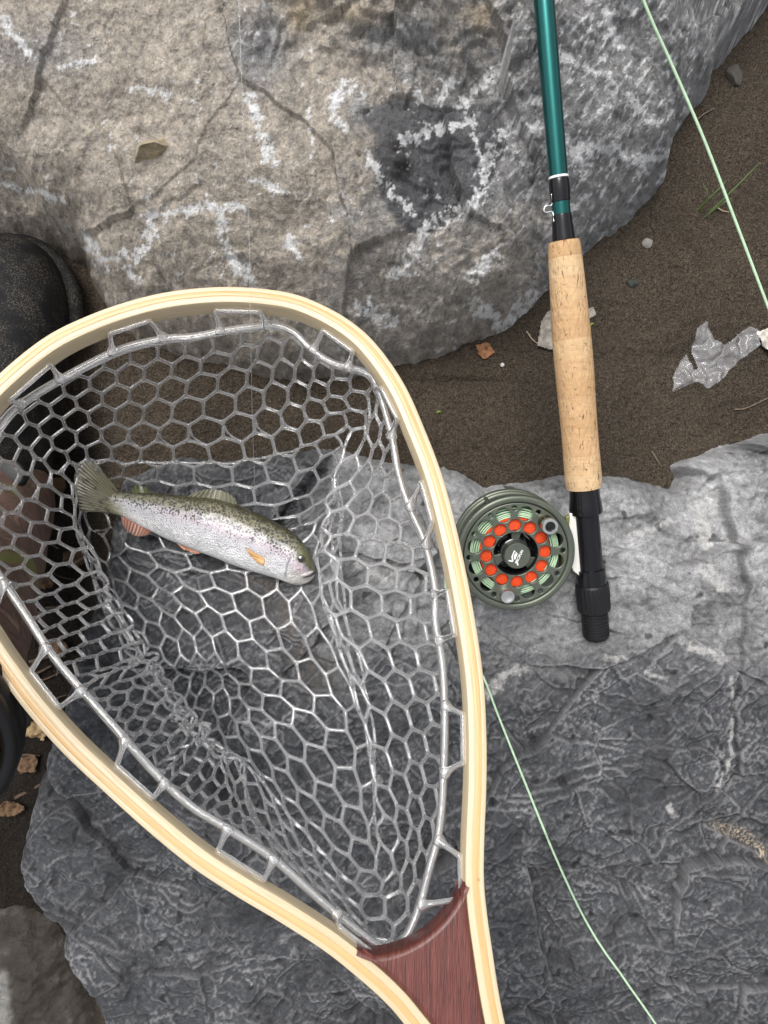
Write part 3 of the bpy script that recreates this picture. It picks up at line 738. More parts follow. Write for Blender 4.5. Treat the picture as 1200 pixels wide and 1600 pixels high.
# handle and counterweight on the spool face
for a, nm in ((KN[0], 'handle_knob'), (KN[1], 'counterweight')):
    c_ = RC0 + .0287 * (math.cos(rad(a)) * RX + math.sin(rad(a)) * AX)
    fr = (c_, RX, AX, RZ)
    if nm == 'handle_knob':
        hk = lathe_obj(nm, [(.0046, .0115), (.0052, .0130), (.0050, .0165), (.0043, .0185), (.0043, .0205)], fr, M['bronze'], reel, 32)
        lathe_obj('knob_cap', [(.0050, .0205), (.0054, .0210), (.0054, .0246), (.0050, .0252), (.0034, .0252), (.0033, .0240), (.0024, .0240)], fr, M['steel'], hk, 32, 32, False)
        lathe_obj('knob_screw', [(.0033, .0236), (.0033, .0240), (.0019, .0241), (.0017, .0249), (.0009, .0250), (.0008, .0243), (0, .0243)], fr, M['blackmatte'], hk, 24)
    else:
        lathe_obj(nm, [(.0046, .0115), (.0047, .0150), (.0047, .0174), (.0044, .0180), (.0030, .0180), (.0028, .0179), (0, .0179)], fr, M['steel'], reel, 32)
# foot
sr0, sr1 = S(898), S(790)
def rl(s, a, b): return rod_pt(s, a, b)
def prism(name, pts2, b0, b1, mat, parent):
    """pts2: (s, a) along and across the rod; b0..b1 height."""
    k = len(pts2); V = [rl(s, a, b0) for s, a in pts2] + [rl(s, a, b1) for s, a in pts2]
    fs = [tuple(range(k))[::-1], tuple(range(k, 2 * k))] + [(i, (i + 1) % k, k + (i + 1) % k, k + i) for i in range(k)]
    o = obj(name, V, fs, mat, parent, False); md = o.modifiers.new('b', 'BEVEL'); md.width = .0005; md.segments = 2
    return auto_smooth(o, 30)
rb = hw(850, 19.2)
foot = prism('foot', [(S(897), -rb + .0005), (S(797), -rb + .0005), (S(797), -rb - .0035), (S(812), -rb - .0048), (S(826), -rb - .0058), (S(872), -rb - .0062), (S(886), -rb - .0044)], -.0045, .0035, M['footmetal'], reel)
prism('foot_stem', [(S(880), -rb - .0040), (S(866), -rb - .0040), (S(858), -.0115 - rb), (S(888), -.0115 - rb)], -.006, .002, M['olive'], foot)
prism('drag_lever', [(S(829), -rb - .0056), (S(800), -rb - .0036), (S(800), -rb - .0066), (S(829), -rb - .0088)], .001, .0042, M['olive'], foot)

# ------------------------------------------------------------------ landing net: hoop plane
NN = np.array([math.tan(rad(5)), math.tan(rad(12)), 1.]); NN /= np.linalg.norm(NN)
E1 = np.array([1., 0, 0]) - NN * NN[0]; E1 /= np.linalg.norm(E1); E2 = np.cross(NN, E1)
NO = np.array([0, 0, .205])
def on_plane(u, v, off=0.):
    d = np.array([(u - 600) / F, (800 - v) / F, -1.]); c = np.array([0, 0, H]); o = NO + off * NN
    return c + np.dot(o - c, NN) / np.dot(d, NN) * d
def pl2(u, v, off=0.):
    p = on_plane(u, v, off) - NO; return np.array([np.dot(p, E1), np.dot(p, E2)])
def pl3(a, off=0.): return NO + a[..., 0:1] * E1 + a[..., 1:2] * E2 + off * NN
HOOP = [(874, 2080), (870, 1960), (858, 1850), (826, 1720), (790, 1600), (769, 1478), (760, 1410), (757, 1368), (758, 1306), (761, 1231), (761, 1148), (756, 1059), (742, 963), (722, 860), (694, 750), (663, 667), (632, 599), (591, 540), (550, 502), (495, 471), (440, 454), (357, 447),
        (275, 453), (206, 468), (137, 492), (69, 526), (0, 581), (-45, 630), (-82, 700), (-97, 780), (-92, 870), (-64, 955), (-32, 1012), (0, 1059), (41, 1114), (96, 1176), (165, 1241), (234, 1303), (302, 1358), (371, 1403), (440, 1444), (509, 1489), (560, 1530), (600, 1566), (630, 1600), (690, 1680), (730, 1770), (748, 1860), (756, 1960), (760, 2080)]
hp = crom([pl2(u, v) for u, v in HOOP], 420)
ht = np.gradient(hp, axis=0); ht /= np.linalg.norm(ht, axis=1)[:, None]
hn = np.stack([-ht[:, 1], ht[:, 0]], 1)
if np.dot(hn[200], pl2(330, 960) - hp[200]) < 0: hn = -hn      # points inwards
net = empty('landing_net', pl3(pl2(690, 1700))[0] if False else NO + pl2(700, 1700)[0] * E1 + pl2(700, 1700)[1] * E2 - .01 * NN)
tag(net, 'teardrop landing net with pale laminated wood hoop, mahogany handle and clear rubber bag', 'landing net')
def ply(name, o0, o1, h0, h1, mat, rnd0, rnd1):
    """Rounded strip following the hoop between inward offsets o0..o1 and heights h0..h1."""
    c = .0016
    prof = [(o0, h0 + (rnd0 or .0002)), (o0 + (rnd0 or .0002), h0), (o1 - (rnd1 or .0002), h0), (o1, h0 + (rnd1 or .0002)), (o1, h1 - (rnd1 or .0002)),
            (o1 - .29 * (rnd1 or .0002), h1 - .29 * (rnd1 or .0002)), (o1 - (rnd1 or .0002), h1), (o0 + (rnd0 or .0002), h1), (o0 + .29 * (rnd0 or .0002), h1 - .29 * (rnd0 or .0002)), (o0, h1 - (rnd0 or .0002))]
    k = len(prof); n_ = len(hp); V = np.zeros((n_, k, 3)); uv = np.zeros((n_, k, 2))
    s = np.concatenate([[0], np.cumsum(np.linalg.norm(np.diff(hp, axis=0), axis=1))])
    for j, (o, h) in enumerate(prof):
        V[:, j] = pl3(hp + hn * o, h); uv[:, j, 0] = s; uv[:, j, 1] = o + .7 * h + .05 * (o0 * 100)
    fs = [(i * k + j, i * k + (j + 1) % k, (i + 1) * k + (j + 1) % k, (i + 1) * k + j) for i in range(n_ - 1) for j in range(k)]
    fs += [tuple(range(k))[::-1], tuple((n_ - 1) * k + j for j in range(k))]
    return auto_smooth(obj(name, V.reshape(-1, 3), fs, mat, net, True, uv.reshape(-1, 2)), 40)
HT = .015
PLY = (0., .0028, .0058, .0098)
ply('outer_ply', PLY[0], PLY[1], -HT, 0, M['cream'], .0012, None)
ply('middle_ply', PLY[1] - .0001, PLY[2] + .0001, -HT + .0001, .00025, M['honey'], None, None)
ply('inner_ply', PLY[2], PLY[3], -HT, 0, M['cream'], None, .0022)
# handle between the two ends of the hoop
def hoop_in(off):
    return hp + hn * off
inn = hoop_in(PLY[3] - .0004)
def nearest(u, v): return int(np.argmin(np.linalg.norm(inn - pl2(u, v), axis=1)))
ir = nearest(733, 1372); il = nearest(547, 1484)
throat = crom([inn[il]] + [pl2(u, v) for u, v in [(585, 1492), (622, 1486), (660, 1467), (692, 1439), (716, 1405)]] + [inn[ir]], 40)
outl = list(inn[il:][:]) ; outl = [tuple(p) for p in inn[4:ir + 1]] + [tuple(p) for p in throat[::-1][1:-1]] + [tuple(p) for p in inn[il:len(inn) - 4]]
plate('handle', [outl], .0080, .0026, (NO - .0072 * NN, E1, E2, NN), M['mahogany'], net, 3)
# rim cord
CORD = [(412, 509), (433, 509), (460, 520), (488, 547), (522, 568), (570, 581), (588, 602), (605, 654), (615, 695), (622, 736), (639, 791), (663, 846), (679, 915), (680, 970), (691, 1038), (695, 1121), (693, 1210), (687, 1293), (670, 1361), (653, 1423), (629, 1471), (598, 1482),
        (536, 1437), (481, 1389), (426, 1341), (357, 1296), (296, 1258), (241, 1207), (186, 1145), (131, 1083), (82, 1025), (41, 963), (0, 901), (-32, 850), (-42, 790), (-32, 720), (0, 664), (34, 630), (103, 588), (185, 547), (254, 530), (302, 526), (357, 516)]
CO = -.020
NC = 400
cord = crom([on_plane(u, v, CO + (.004 if 1100 < v else 0)) for u, v in CORD], NC, True)
V_, f_, uv_ = tube(cord, .0022, 10, True, NN); obj('rim_cord', V_, f_, M['clear'], net)
V_, f_, uv_ = tube(cord + .0022 * NN * np.sin(np.linspace(0, 60, NC))[:, None] * .3 - .0032 * NN, .0015, 8, True, NN); obj('rim_cord', V_, f_, M['clear'], net)
LOOPS = [[(345, 516), (336, 480), (410, 481), (417, 508)], [(488, 546), (506, 516), (551, 549), (545, 574)], [(590, 606), (597, 604), (624, 656), (611, 683)], [(640, 792), (646, 757), (668, 752), (681, 815), (664, 850)], [(680, 926), (688, 921), (708, 925), (714, 996), (684, 1000)],
         [(694, 1106), (724, 1112), (730, 1194), (693, 1205)], [(686, 1308), (724, 1334), (706, 1411), (657, 1412)], [(600, 1482), (580, 1480), (522, 1464), (520, 1430)], [(426, 1342), (404, 1381), (335, 1336), (354, 1296)], [(258, 1224), (234, 1258), (172, 1204), (196, 1158)],
         [(128, 1080), (82, 1110), (42, 1052), (72, 1012)], [(6, 910), (-12, 962), (-55, 905), (-34, 850)], [(-36, 735), (-70, 735), (-55, 668), (-14, 680)], [(30, 632), (14, 620), (74, 570), (95, 594)], [(176, 552), (170, 514), (228, 492), (254, 530)]]
for L in LOOPS:
    i0 = [np.argmin(np.linalg.norm(cord - on_plane(*q, CO), axis=1)) for q in (L[0], L[-1])]
    pts = [cord[i0[0]]]
    for q in L[1:-1]:
        a_ = pl2(*q, -.008); b_ = int(np.argmin(np.linalg.norm(inn - a_, axis=1)))
        pts.append(pl3((inn[b_] + hn[b_] * .0014)[None], -.0075)[0])
    pts.append(cord[i0[1]])
    P = []
    for i in range(len(pts) - 1):                      # nearly straight runs with rounded corners
        for t in (0.0, .12, .5, .88): P.append(pts[i] + (pts[i + 1] - pts[i]) * t)
    P.append(pts[-1]); P = crom(P, 44)
    tt = np.linspace(0, 1, 44); r = .00155 + .0022 * np.exp(-(tt / .07) ** 2) + .0022 * np.exp(-((1 - tt) / .07) ** 2)
    V_, f_, uv_ = tube(P, r, 8, False, NN); obj('loop', V_, f_, M['clear'], net)

# ------------------------------------------------------------------ clear rubber bag: a honeycomb sheet draped by relaxation
ST = [  # row: cord pixel; then (u, v, z) on the wall, on the fold; floor pixel
 ((412, 509), (410, 590, .115), (405, 680, .085), (395, 792)), ((488, 547), (482, 622, .118), (478, 700, .09), (458, 818)), ((588, 602), (562, 655, .130), (530, 705, .105), (520, 800)),
 ((615, 695), (575, 735, .135), (512, 775, .116), (560, 820)), ((663, 846), (575, 850, .140), (484, 858, .122), (595, 885)), ((680, 970), (588, 960, .145), (488, 950, .124), (605, 970)),
 ((695, 1121), (630, 1120, .155), (556, 1110, .132), (600, 1060)), ((687, 1293), (640, 1285, .165), (592, 1270, .135), (545, 1120)), ((653, 1423), (612, 1370, .170), (560, 1285, .135), (500, 1112)),
 ((598, 1482), (560, 1400, .172), (505, 1270, .122), (452, 1108)), ((481, 1389), (468, 1325, .165), (432, 1225, .115), (400, 1114)), ((357, 1296), (372, 1255, .160), (378, 1185, .125), (300, 1110)),
 ((241, 1207), (285, 1175, .158), (322, 1130, .125), (215, 1090)), ((131, 1083), (188, 1050, .150), (250, 1025, .120), (160, 1020)), ((41, 963), (108, 950, .140), (186, 925, .108), (125, 940)),
 ((-38, 820), (45, 825, .135), (122, 815, .095), (130, 855)), ((0, 664), (60, 700, .125), (112, 742, .085), (120, 780)), ((103, 588), (130, 640, .120), (155, 705, .080), (172, 772)), ((254, 530), (258, 600, .115), (262, 690, .078), (270, 778))]
ic = [int(np.argmin(np.linalg.norm(cord - on_plane(*s[0], CO), axis=1))) for s in ST]
base_i = ic[0]
th_st = np.array([((i - base_i) % NC) / NC for i in ic])           # cord parameter of each station, increasing
def flr(u, v): 
    p = on_ground(u, v); return np.array([p[0], p[1], p[2] + .003])
ctr = flr(340, 940)
M3 = {3: (556, 792, .095), 4: (548, 868, .092), 5: (560, 958, .095), 6: (606, 1090, .100), 7: (600, 1200, .105), 11: (330, 1165, .095), 12: (262, 1125, .092), 13: (196, 1035, .090), 14: (140, 935, .080), 15: (96, 830, .075)}
FL3 = {3: (515, 815), 4: (510, 880), 5: (515, 965), 6: (545, 1060), 11: (345, 1108), 12: (300, 1085), 13: (232, 1025), 14: (175, 945), 15: (140, 850)}
m3 = []
for k, s in enumerate(ST):
    a_, b_ = W(*s[2]), flr(*s[3]); m3.append(W(*M3[k]) if k in M3 else (a_ + b_) / 2 + np.array([0, 0, -.004]))
rings = [np.array([cord[i] for i in ic]), np.array([W(*s[1]) for s in ST]), np.array([W(*s[2]) for s in ST]), np.array(m3), np.array([flr(*FL3.get(k, s[3])) for k, s in enumerate(ST)])]
RHO_T = [(1., .83, .63, .47), (1., .83, .62, .45), (1., .80, .57, .40)] + [(1., .77, .53, .36)] * 13 + [(1., .81, .60, .44), (1., .83, .63, .46), (1., .83, .64, .48)]
RHO_T = np.array([(r[0], r[1], r[2], (r[2] + r[3]) / 2, r[3]) for r in RHO_T])
for k in (3, 4, 5, 6, 7): RHO_T[k] = (1., .84, .68, .53, .38)
for k in (11, 12, 13, 14, 15): RHO_T[k] = (1., .85, .70, .54, .38)
def per_interp(th, vals):
    t = np.concatenate([th_st - 1, th_st, th_st + 1]); v = np.concatenate([vals, vals, vals])
    # cosine-smoothed periodic interpolation
    idx = np.clip(np.searchsorted(t, th) - 1, 0, len(t) - 2); f = (th - t[idx]) / (t[idx + 1] - t[idx] + 1e-9)
    f = (.35 * f + .65 * f * f * (3 - 2 * f))[:, None] if v.ndim > 1 else f
    return v[idx] * (1 - f) + v[idx + 1] * f
def design(th, rho):
    P0 = np.stack([np.interp((th * NC + base_i) % NC, np.arange(NC + 1), np.append(cord[:, k], cord[0, k])) for k in range(3)], 1)
    R = [P0] + [per_interp(th, rings[k]) for k in (1, 2, 3, 4)] + [np.broadcast_to(ctr, P0.shape)]
    rh = [per_interp(th, RHO_T[:, k]) for k in range(5)] + [np.zeros(len(th))]; out = np.zeros_like(P0)
    for k in range(5):
        m = (rho <= rh[k] + 1e-9) & (rho >= rh[k + 1] - 1e-9)
        f = ((rho - rh[k + 1]) / (rh[k] - rh[k + 1]))[:, None]
        out = np.where(m[:, None], R[k + 1] * (1 - f) + R[k] * f, out)
    return out
# angle on the sheet per cord parameter: extra cloth gathered along the lower left
tq = np.linspace(0, 1, 721); wgt = 1 + 1.35 * np.exp(-((tq - .60) / .11) ** 2) + .25 * np.exp(-((tq - .06) / .05) ** 2)
cw = np.concatenate([[0], np.cumsum((wgt[1:] + wgt[:-1]) / 2)]); cw /= cw[-1]
PHI0 = math.pi / 2 - .25
SR = .212; HS = .0103                                             # sheet radius, hexagon side
def sheet_to_par(m):
    rho = np.hypot(m[:, 0], m[:, 1]) / SR
    a = ((PHI0 - np.arctan2(m[:, 1], m[:, 0])) / (2 * math.pi)) % 1.0
    return np.interp(a, cw, tq), rho
# honeycomb graph, pointed up
nodes = {}; edges = set()
def nid(p):
    k = (round(p[0] * 1e5 / 20), round(p[1] * 1e5 / 20))
    if k not in nodes: nodes[k] = (len(nodes), p)
    return nodes[k][0]
pw = math.sqrt(3) * HS
for r in range(-24, 25):
    for q in range(-20, 21):
        cx = (q + .5 * (r & 1)) * pw + .002; cy = r * 1.5 * HS + .003
        if math.hypot(cx, cy) > SR + 2.5 * HS: continue
        ids = [nid((cx + HS * math.cos(rad(60 * i + 30)), cy + HS * math.sin(rad(60 * i + 30)))) for i in range(6)]
        for i in range(6): edges.add(tuple(sorted((ids[i], ids[(i + 1) % 6]))))
pos2 = np.array([p for _, p in sorted(nodes.values())])
rr = np.hypot(pos2[:, 0], pos2[:, 1]); ins = rr < SR
E = []; new2 = []; pin = []
for a, b in edges:
    if ins[a] and ins[b]: E.append((a, b))
    elif ins[a] != ins[b]:
        if ins[b]: a, b = b, a
        t0_, t1_ = 0., 1.
        for _ in range(30):
            tm = (t0_ + t1_) / 2
            if np.linalg.norm(pos2[a] + (pos2[b] - pos2[a]) * tm) < SR: t0_ = tm
            else: t1_ = tm
        new2.append(pos2[a] + (pos2[b] - pos2[a]) * t0_); E.append((a, len(pos2) + len(new2) - 1))
m2 = np.concatenate([pos2, np.array(new2)]); pinned = np.zeros(len(m2), bool); pinned[len(pos2):] = True
E = np.array(E); use = np.unique(E); rem = np.full(len(m2), -1); rem[use] = np.arange(len(use)); E = rem[E]; m2 = m2[use]; pinned = pinned[use]
th_, rho_ = sheet_to_par(m2); rho_ = np.minimum(rho_, 1.0); rho_[pinned] = 1.0
D0 = design(th_, rho_)
# creases where the slack sheet is gathered into ropes
hold = np.zeros(len(D0))
for pts, wd_, lift_, amt in (([(410, 518), (330, 590), (255, 668), (182, 742)], 15, .010, .75), ([(288, 640), (312, 690), (345, 722), (420, 762), (486, 800)], 15, .008, .7), ([(312, 1108), (400, 1116), (446, 1100), (484, 1090), (496, 1150), (505, 1230)], 16, .010, .7),
                             ([(535, 705), (505, 790), (488, 870), (498, 950), (535, 1020), (560, 1120), (578, 1210), (590, 1320), (600, 1400)], 22, .008, .85), ([(110, 705), (135, 800), (172, 940), (235, 1045), (300, 1150), (385, 1265), (470, 1370)], 20, .008, .8), ([(150, 850), (205, 960), (262, 1035), (300, 1080)], 15, .006, .7)):
    u_, v_ = to_px(D0[:, 0], D0[:, 1], D0[:, 2]); best = np.full(len(D0), 1e9); tx = u_.copy(); ty = v_.copy()
    for (ax0, ay0), (bx0, by0) in zip(pts[:-1], pts[1:]):
        vx, vy = bx0 - ax0, by0 - ay0; t = np.clip(((u_ - ax0) * vx + (v_ - ay0) * vy) / (vx * vx + vy * vy), 0, 1)
        qx, qy = ax0 + t * vx, ay0 + t * vy; dd = np.hypot(u_ - qx, v_ - qy); m = dd < best
        best = np.where(m, dd, best); tx = np.where(m, qx, tx); ty = np.where(m, qy, ty)
    g = np.exp(-(best / wd_) ** 2) * amt * (~pinned) * np.clip((1 - rho_) * 9, 0, 1)
    z_ = D0[:, 2] + lift_ * g
    D0 = np.stack([((u_ + (tx - u_) * g) - 600) / F * (H - z_), (800 - (v_ + (ty - v_) * g)) / F * (H - z_), z_], 1)
    hold = np.maximum(hold, np.exp(-(best / (wd_ * 1.3)) ** 2) * (~pinned))
rngs = np.random.RandomState(5)
Pn = D0 + rngs.normal(0, .0012, D0.shape) * (~pinned)[:, None]
# gathers: cloth in excess buckles up and down in folds
Pn[:, 2] += np.where(pinned, 0, .011 * np.sin(th_ * 2 * math.pi * 13 + 6 * rho_ + 2 * np.sin(th_ * 19)) * np.clip((rho_ - .3) * 2, 0, 1) * np.clip((1.02 - rho_) * 5, 0, 1))
L0 = np.linalg.norm(m2[E[:, 0]] - m2[E[:, 1]], axis=1)
nbr = [[] for _ in range(len(m2))]
for a, b in E: nbr[a].append(b); nbr[b].append(a)
E2l = []
for i, nb in enumerate(nbr):
    for x in range(len(nb)):
        for y in range(x + 1, len(nb)): E2l.append((nb[x], nb[y]))
E2l = np.array(E2l); L2 = np.linalg.norm(m2[E2l[:, 0]] - m2[E2l[:, 1]], axis=1)
w_ = np.where(pinned, 0., 1.)
def project(Pn, E, L, k):
    d = Pn[E[:, 1]] - Pn[E[:, 0]]; l = np.linalg.norm(d, axis=1) + 1e-9
    c = (k * (l - L) / l)[:, None] * d * .5
    acc = np.zeros_like(Pn); cnt = np.zeros(len(Pn))
    np.add.at(acc, E[:, 0], c); np.add.at(acc, E[:, 1], -c); np.add.at(cnt, E[:, 0], 1.); np.add.at(cnt, E[:, 1], 1.)
    return Pn + acc / np.maximum(cnt, 1)[:, None] * w_[:, None] * 1.6
NIT = 220
for it in range(NIT):
    pull = .10 * (1 - it / NIT) + .018
    Pn = Pn + (D0 - Pn) * ((pull + .16 * hold) * w_)[:, None]
    Pn = project(Pn, E, L0, .8); Pn = project(Pn, E2l, L2, .28)
    if it % 3 == 0:
        g = gz(Pn[:, 0], Pn[:, 1]) + .0022
        Pn[:, 2] = np.where(pinned, Pn[:, 2], np.maximum(Pn[:, 2], g))
NODE_P = Pn
# solid struts: for every wedge between two struts one corner, above and below
order = []
for i, nb in enumerate(nbr):
    order.append(sorted(nb, key=lambda j: math.atan2(m2[j, 1] - m2[i, 1], m2[j, 0] - m2[i, 0])))
# smooth normals
nrm = np.zeros_like(Pn)
for i, nb in enumerate(order):
    if len(nb) >= 2:
        for x in range(len(nb)):
            nrm[i] += np.cross(Pn[nb[x]] - Pn[i], Pn[nb[(x + 1) % len(nb)]] - Pn[i])
for i, nb in enumerate(order):
    if len(nb) < 2: nrm[i] = nrm[nb[0]]
for _ in range(1):
    n2_ = nrm.copy()
    for i, nb in enumerate(order):
        for j in nb: n2_[i] += .5 * nrm[j]
    nrm = n2_
nrm /= np.linalg.norm(nrm, axis=1)[:, None] + 1e-12
SW, STK = .00122, .00110
bv = []; bf = []; corner = {}
for i, nb in enumerate(order):
    k = len(nb); n_ = nrm[i]
    if k == 1:
        d = Pn[nb[0]] - Pn[i]; d /= np.linalg.norm(d) + 1e-9; s = np.cross(n_, d); s /= np.linalg.norm(s) + 1e-9
        cs = [Pn[i] + s * SW * 1.5, Pn[i] - s * SW * 1.5]          # left, right of the strut
        for key, c in (((i, nb[0], 'L'), cs[0]), ((i, nb[0], 'R'), cs[1])):
            corner[key] = len(bv); bv += [c + n_ * STK, c - n_ * STK]
        continue
    for x in range(k):
        j1, j2 = nb[x], nb[(x + 1) % k]
        d1 = Pn[j1] - Pn[i]; d2 = Pn[j2] - Pn[i]; l1 = np.linalg.norm(d1) + 1e-9; l2 = np.linalg.norm(d2) + 1e-9
        d1 = d1 / l1; d2 = d2 / l2; cr = np.linalg.norm(np.cross(d1, d2))
        v_ = (d1 + d2) * SW * 1.25 / max(cr, .35)
        lim = .42 * min(l1, l2); lv = np.linalg.norm(v_)
        if lv > lim: v_ *= lim / lv
        c = Pn[i] + v_
        corner[(i, j1, 'L')] = len(bv); corner[(i, j2, 'R')] = len(bv); bv += [c + n_ * STK, c - n_ * STK]
for i, nb in enumerate(order):
    if len(nb) >= 3:
        cs = [corner[(i, j, 'L')] for j in nb]
        bf.append(tuple(cs)); bf.append(tuple(c + 1 for c in cs[::-1]))
    elif len(nb) == 1:
        a, b = corner[(i, nb[0], 'L')], corner[(i, nb[0], 'R')]; bf.append((a, a + 1, b + 1, b))
for i, j in E:
    iL, iR, jL, jR = corner[(i, j, 'L')], corner[(i, j, 'R')], corner[(j, i, 'L')], corner[(j, i, 'R')]
    # the left side of i->j meets the right side of j->i
    d = Pn[j] - Pn[i]; s_ = []
    for tq_, (a_, b_) in ((.24, (iL, iR)), (.76, (jR, jL))):
        n_ = nrm[i] * (1 - tq_) + nrm[j] * tq_; sd = np.cross(n_, d); sd /= np.linalg.norm(sd) + 1e-9
        if np.dot(sd, np.array(bv[a_]) - np.array(bv[b_])) < 0: sd = -sd
        c_ = Pn[i] + d * tq_; k0 = len(bv)
        bv.extend([c_ + sd * SW + n_ * STK, c_ + sd * SW - n_ * STK, c_ - sd * SW + n_ * STK, c_ - sd * SW - n_ * STK]); s_.append((k0, k0 + 2))
    secs_ = [(iL, iR), s_[0], s_[1], (jR, jL)]
    for (a0_, b0_), (a1_, b1_) in zip(secs_[:-1], secs_[1:]):
        bf.append((a0_, b0_, b1_, a1_)); bf.append((a1_ + 1, b1_ + 1, b0_ + 1, a0_ + 1))
        bf.append((a0_, a1_, a1_ + 1, a0_ + 1)); bf.append((b1_, b0_, b0_ + 1, b1_ + 1))
bag = obj('mesh_bag', bv, bf, M['clear'], net)
bm = bmesh.new(); bm.from_mesh(bag.data); bmesh.ops.recalc_face_normals(bm, faces=bm.faces); bm.to_mesh(bag.data); bm.free()
bag.data.polygons.foreach_set('use_smooth', [True] * len(bag.data.polygons))
md = bag.modifiers.new('s', 'SUBSURF'); md.levels = 1; md.render_levels = 2

# ------------------------------------------------------------------ rainbow trout
UPR = [(158, 776), (170, 768), (186, 768), (205, 769), (230, 770), (262, 772), (293, 775), (335, 779), (370, 789), (405, 803), (440, 821), (458, 832), (471, 845), (481, 859), (488, 874), (492, 887), (493, 896)]
LWR = [(156, 788), (166, 796), (178, 803), (194, 809), (230, 827), (265, 844), (300, 858), (335, 871), (370, 885), (405, 896), (436, 905), (451, 911), (464, 914), (477, 912), (486, 907), (491, 901)]
FZ = .0
fu = crom(UPR, 150); fl = crom(LWR, 150)
mid = (fu + fl) / 2
gx_ = on_ground(330, 830)[2] + .004
def fpos(q, z): return W(q[0], q[1], z)
NA = 72
fV = np.zeros((150, NA, 3)); fC = np.zeros((150, NA, 4)); zc = np.zeros(150)
px_ = W(1, 0, .075)[0] - W(0, 0, .075)[0]
for i in range(150):
    t = i / 149.
    hh = np.linalg.norm(fu[i] - fl[i]) * px_ * .5
    thick = hh * np.interp(t, [0, .05, .10, .3, .7, .88, 1], [.10, .26, .42, .60, .64, .64, .52])
    pg = W(mid[i][0], mid[i][1], .07); g = float(gz(pg[0], pg[1]))
    zc[i] = max(gx_, g + .004) + thick + .006 * max(0, .15 - t) / .15
zc = np.convolve(np.pad(zc, 12, mode='edge'), np.ones(25) / 25, 'valid')
for i in range(150):
    t = i / 149.
    hh = np.linalg.norm(fu[i] - fl[i]) * px_ * .5
    thick = hh * np.interp(t, [0, .05, .10, .3, .7, .88, 1], [.10, .26, .42, .60, .64, .64, .52])
    c = fpos(mid[i], zc[i]); up = fpos(fu[i], zc[i]) - c
    for j in range(NA):
        a = 2 * math.pi * j / NA
        ca_, sa_ = math.cos(a), math.sin(a)
        fV[i, j] = c + up * ca_ + np.array([0, 0, 1]) * thick * np.sign(sa_) * abs(sa_) ** .85
hgt = np.cos(2 * math.pi * np.arange(NA) / NA)[None, :] * np.ones((150, 1))     # +1 back, -1 belly
tt = np.linspace(0, 1, 150)[:, None] * np.ones((1, NA))
nz = fbm(tt * 40, hgt * 6, 3, 601)
back = C(.075, .070, .030); upper = C(.22, .205, .12); side = C(.56, .555, .58); belly = C(.72, .72, .72)
cc = np.broadcast_to(belly, (150, NA, 3)).copy()
cc = lerp(cc, side * np.ones_like(cc), sstep(-.75, -.2, hgt + .15 * nz))
pink = np.exp(-((hgt - .16) / .20) ** 2) * sstep(.12, .4, tt) * (.75 + .5 * nz)
cc = lerp(cc, C(.52, .41, .47) * np.ones_like(cc), np.clip(pink * .8, 0, 1))
cc = lerp(cc, upper * np.ones_like(cc), sstep(.22, .60, hgt + .22 * nz))
cc = lerp(cc, back * np.ones_like(cc), sstep(.60, .95, hgt + .2 * nz))
cc = lerp(cc, C(.22, .21, .12) * np.ones_like(cc), .95 * sstep(.15, .03, tt + .05 * hgt))
hd = sstep(.855, .875, tt)
cc = lerp(cc, C(.15, .155, .075) * np.ones_like(cc), hd * sstep(.05, .45, hgt + .1 * nz))
cheek = np.exp(-(((tt - .90) / .035) ** 2 + ((hgt + .05) / .35) ** 2))
cc = lerp(cc, C(.60, .46, .50) * np.ones_like(cc), np.clip(cheek * .8, 0, 1))
cc = lerp(cc, C(.60, .57, .50) * np.ones_like(cc), hd * sstep(-.05, -.5, hgt) * .6)
spot = np.clip(sstep(-.25, .62, hgt) * 1.0 + .34 * sstep(-.7, -.1, hgt), 0, 1) * (1 - .75 * hd) + .25 * sstep(.1, 0, tt)
gill = np.exp(-((tt - .868 - .022 * (1 - hgt ** 2) * -1) / .0045) ** 2) * sstep(-.95, -.6, hgt) * sstep(.75, .5, hgt)
cc = cc * (1 - .72 * gill)[..., None]
n = NT('trout_skin'); a = n.n('ShaderNodeAttribute'); a.attribute_name = 'Col'
co = n.coord('Object')
nzv = n.n('ShaderNodeTexNoise'); nzv.inputs['Scale'].default_value = 300; n.l(co, nzv.inputs['Vector'])
wv = n.n('ShaderNodeVectorMath'); wv.operation = 'MULTIPLY_ADD'; n.l(nzv.outputs['Color'], wv.inputs[0]); wv.inputs[1].default_value = (.0022, .0022, .0022); n.l(co, wv.inputs[2])
vo = n.n('ShaderNodeTexVoronoi'); vo.inputs['Scale'].default_value = 560; n.l(wv.outputs[0], vo.inputs['Vector'])
thr = n.math('MULTIPLY', a.outputs['Alpha'], .47)
sp = n.math('MULTIPLY', n.math('LESS_THAN', vo.outputs['Distance'], thr), n.ramp(n.noise(140, 3, .6, co), [(.30, 0.), (.44, 1.)]))
sc_ = n.n('ShaderNodeTexVoronoi'); sc_.inputs['Scale'].default_value = 1000; n.l(co, sc_.inputs['Vector'])
base = n.mix(a.outputs['Color'], n.ramp(sc_.outputs['Distance'], [(.1, 1.12), (.6, .80)]), 1., 'MULTIPLY')
base = n.mix(base, n.ramp(n.noise(180, 4, .6, co), [(.3, .84), (.7, 1.12)]), 1., 'MULTIPLY')
n.color(n.mix(base, (.020, .020, .015), n.math('MULTIPLY', sp, .94)))
n.set(Roughness=.30, Metallic=.15); n.b.inputs['Specular IOR Level'].default_value = .6; n.b.inputs['Coat Weight'].default_value = .55; n.b.inputs['Coat Roughness'].default_value = .10
n.bump([(n.noise(70, 3, .5, co), .004), (sc_.outputs['Distance'], -.0006)])
M['trout'] = n.m
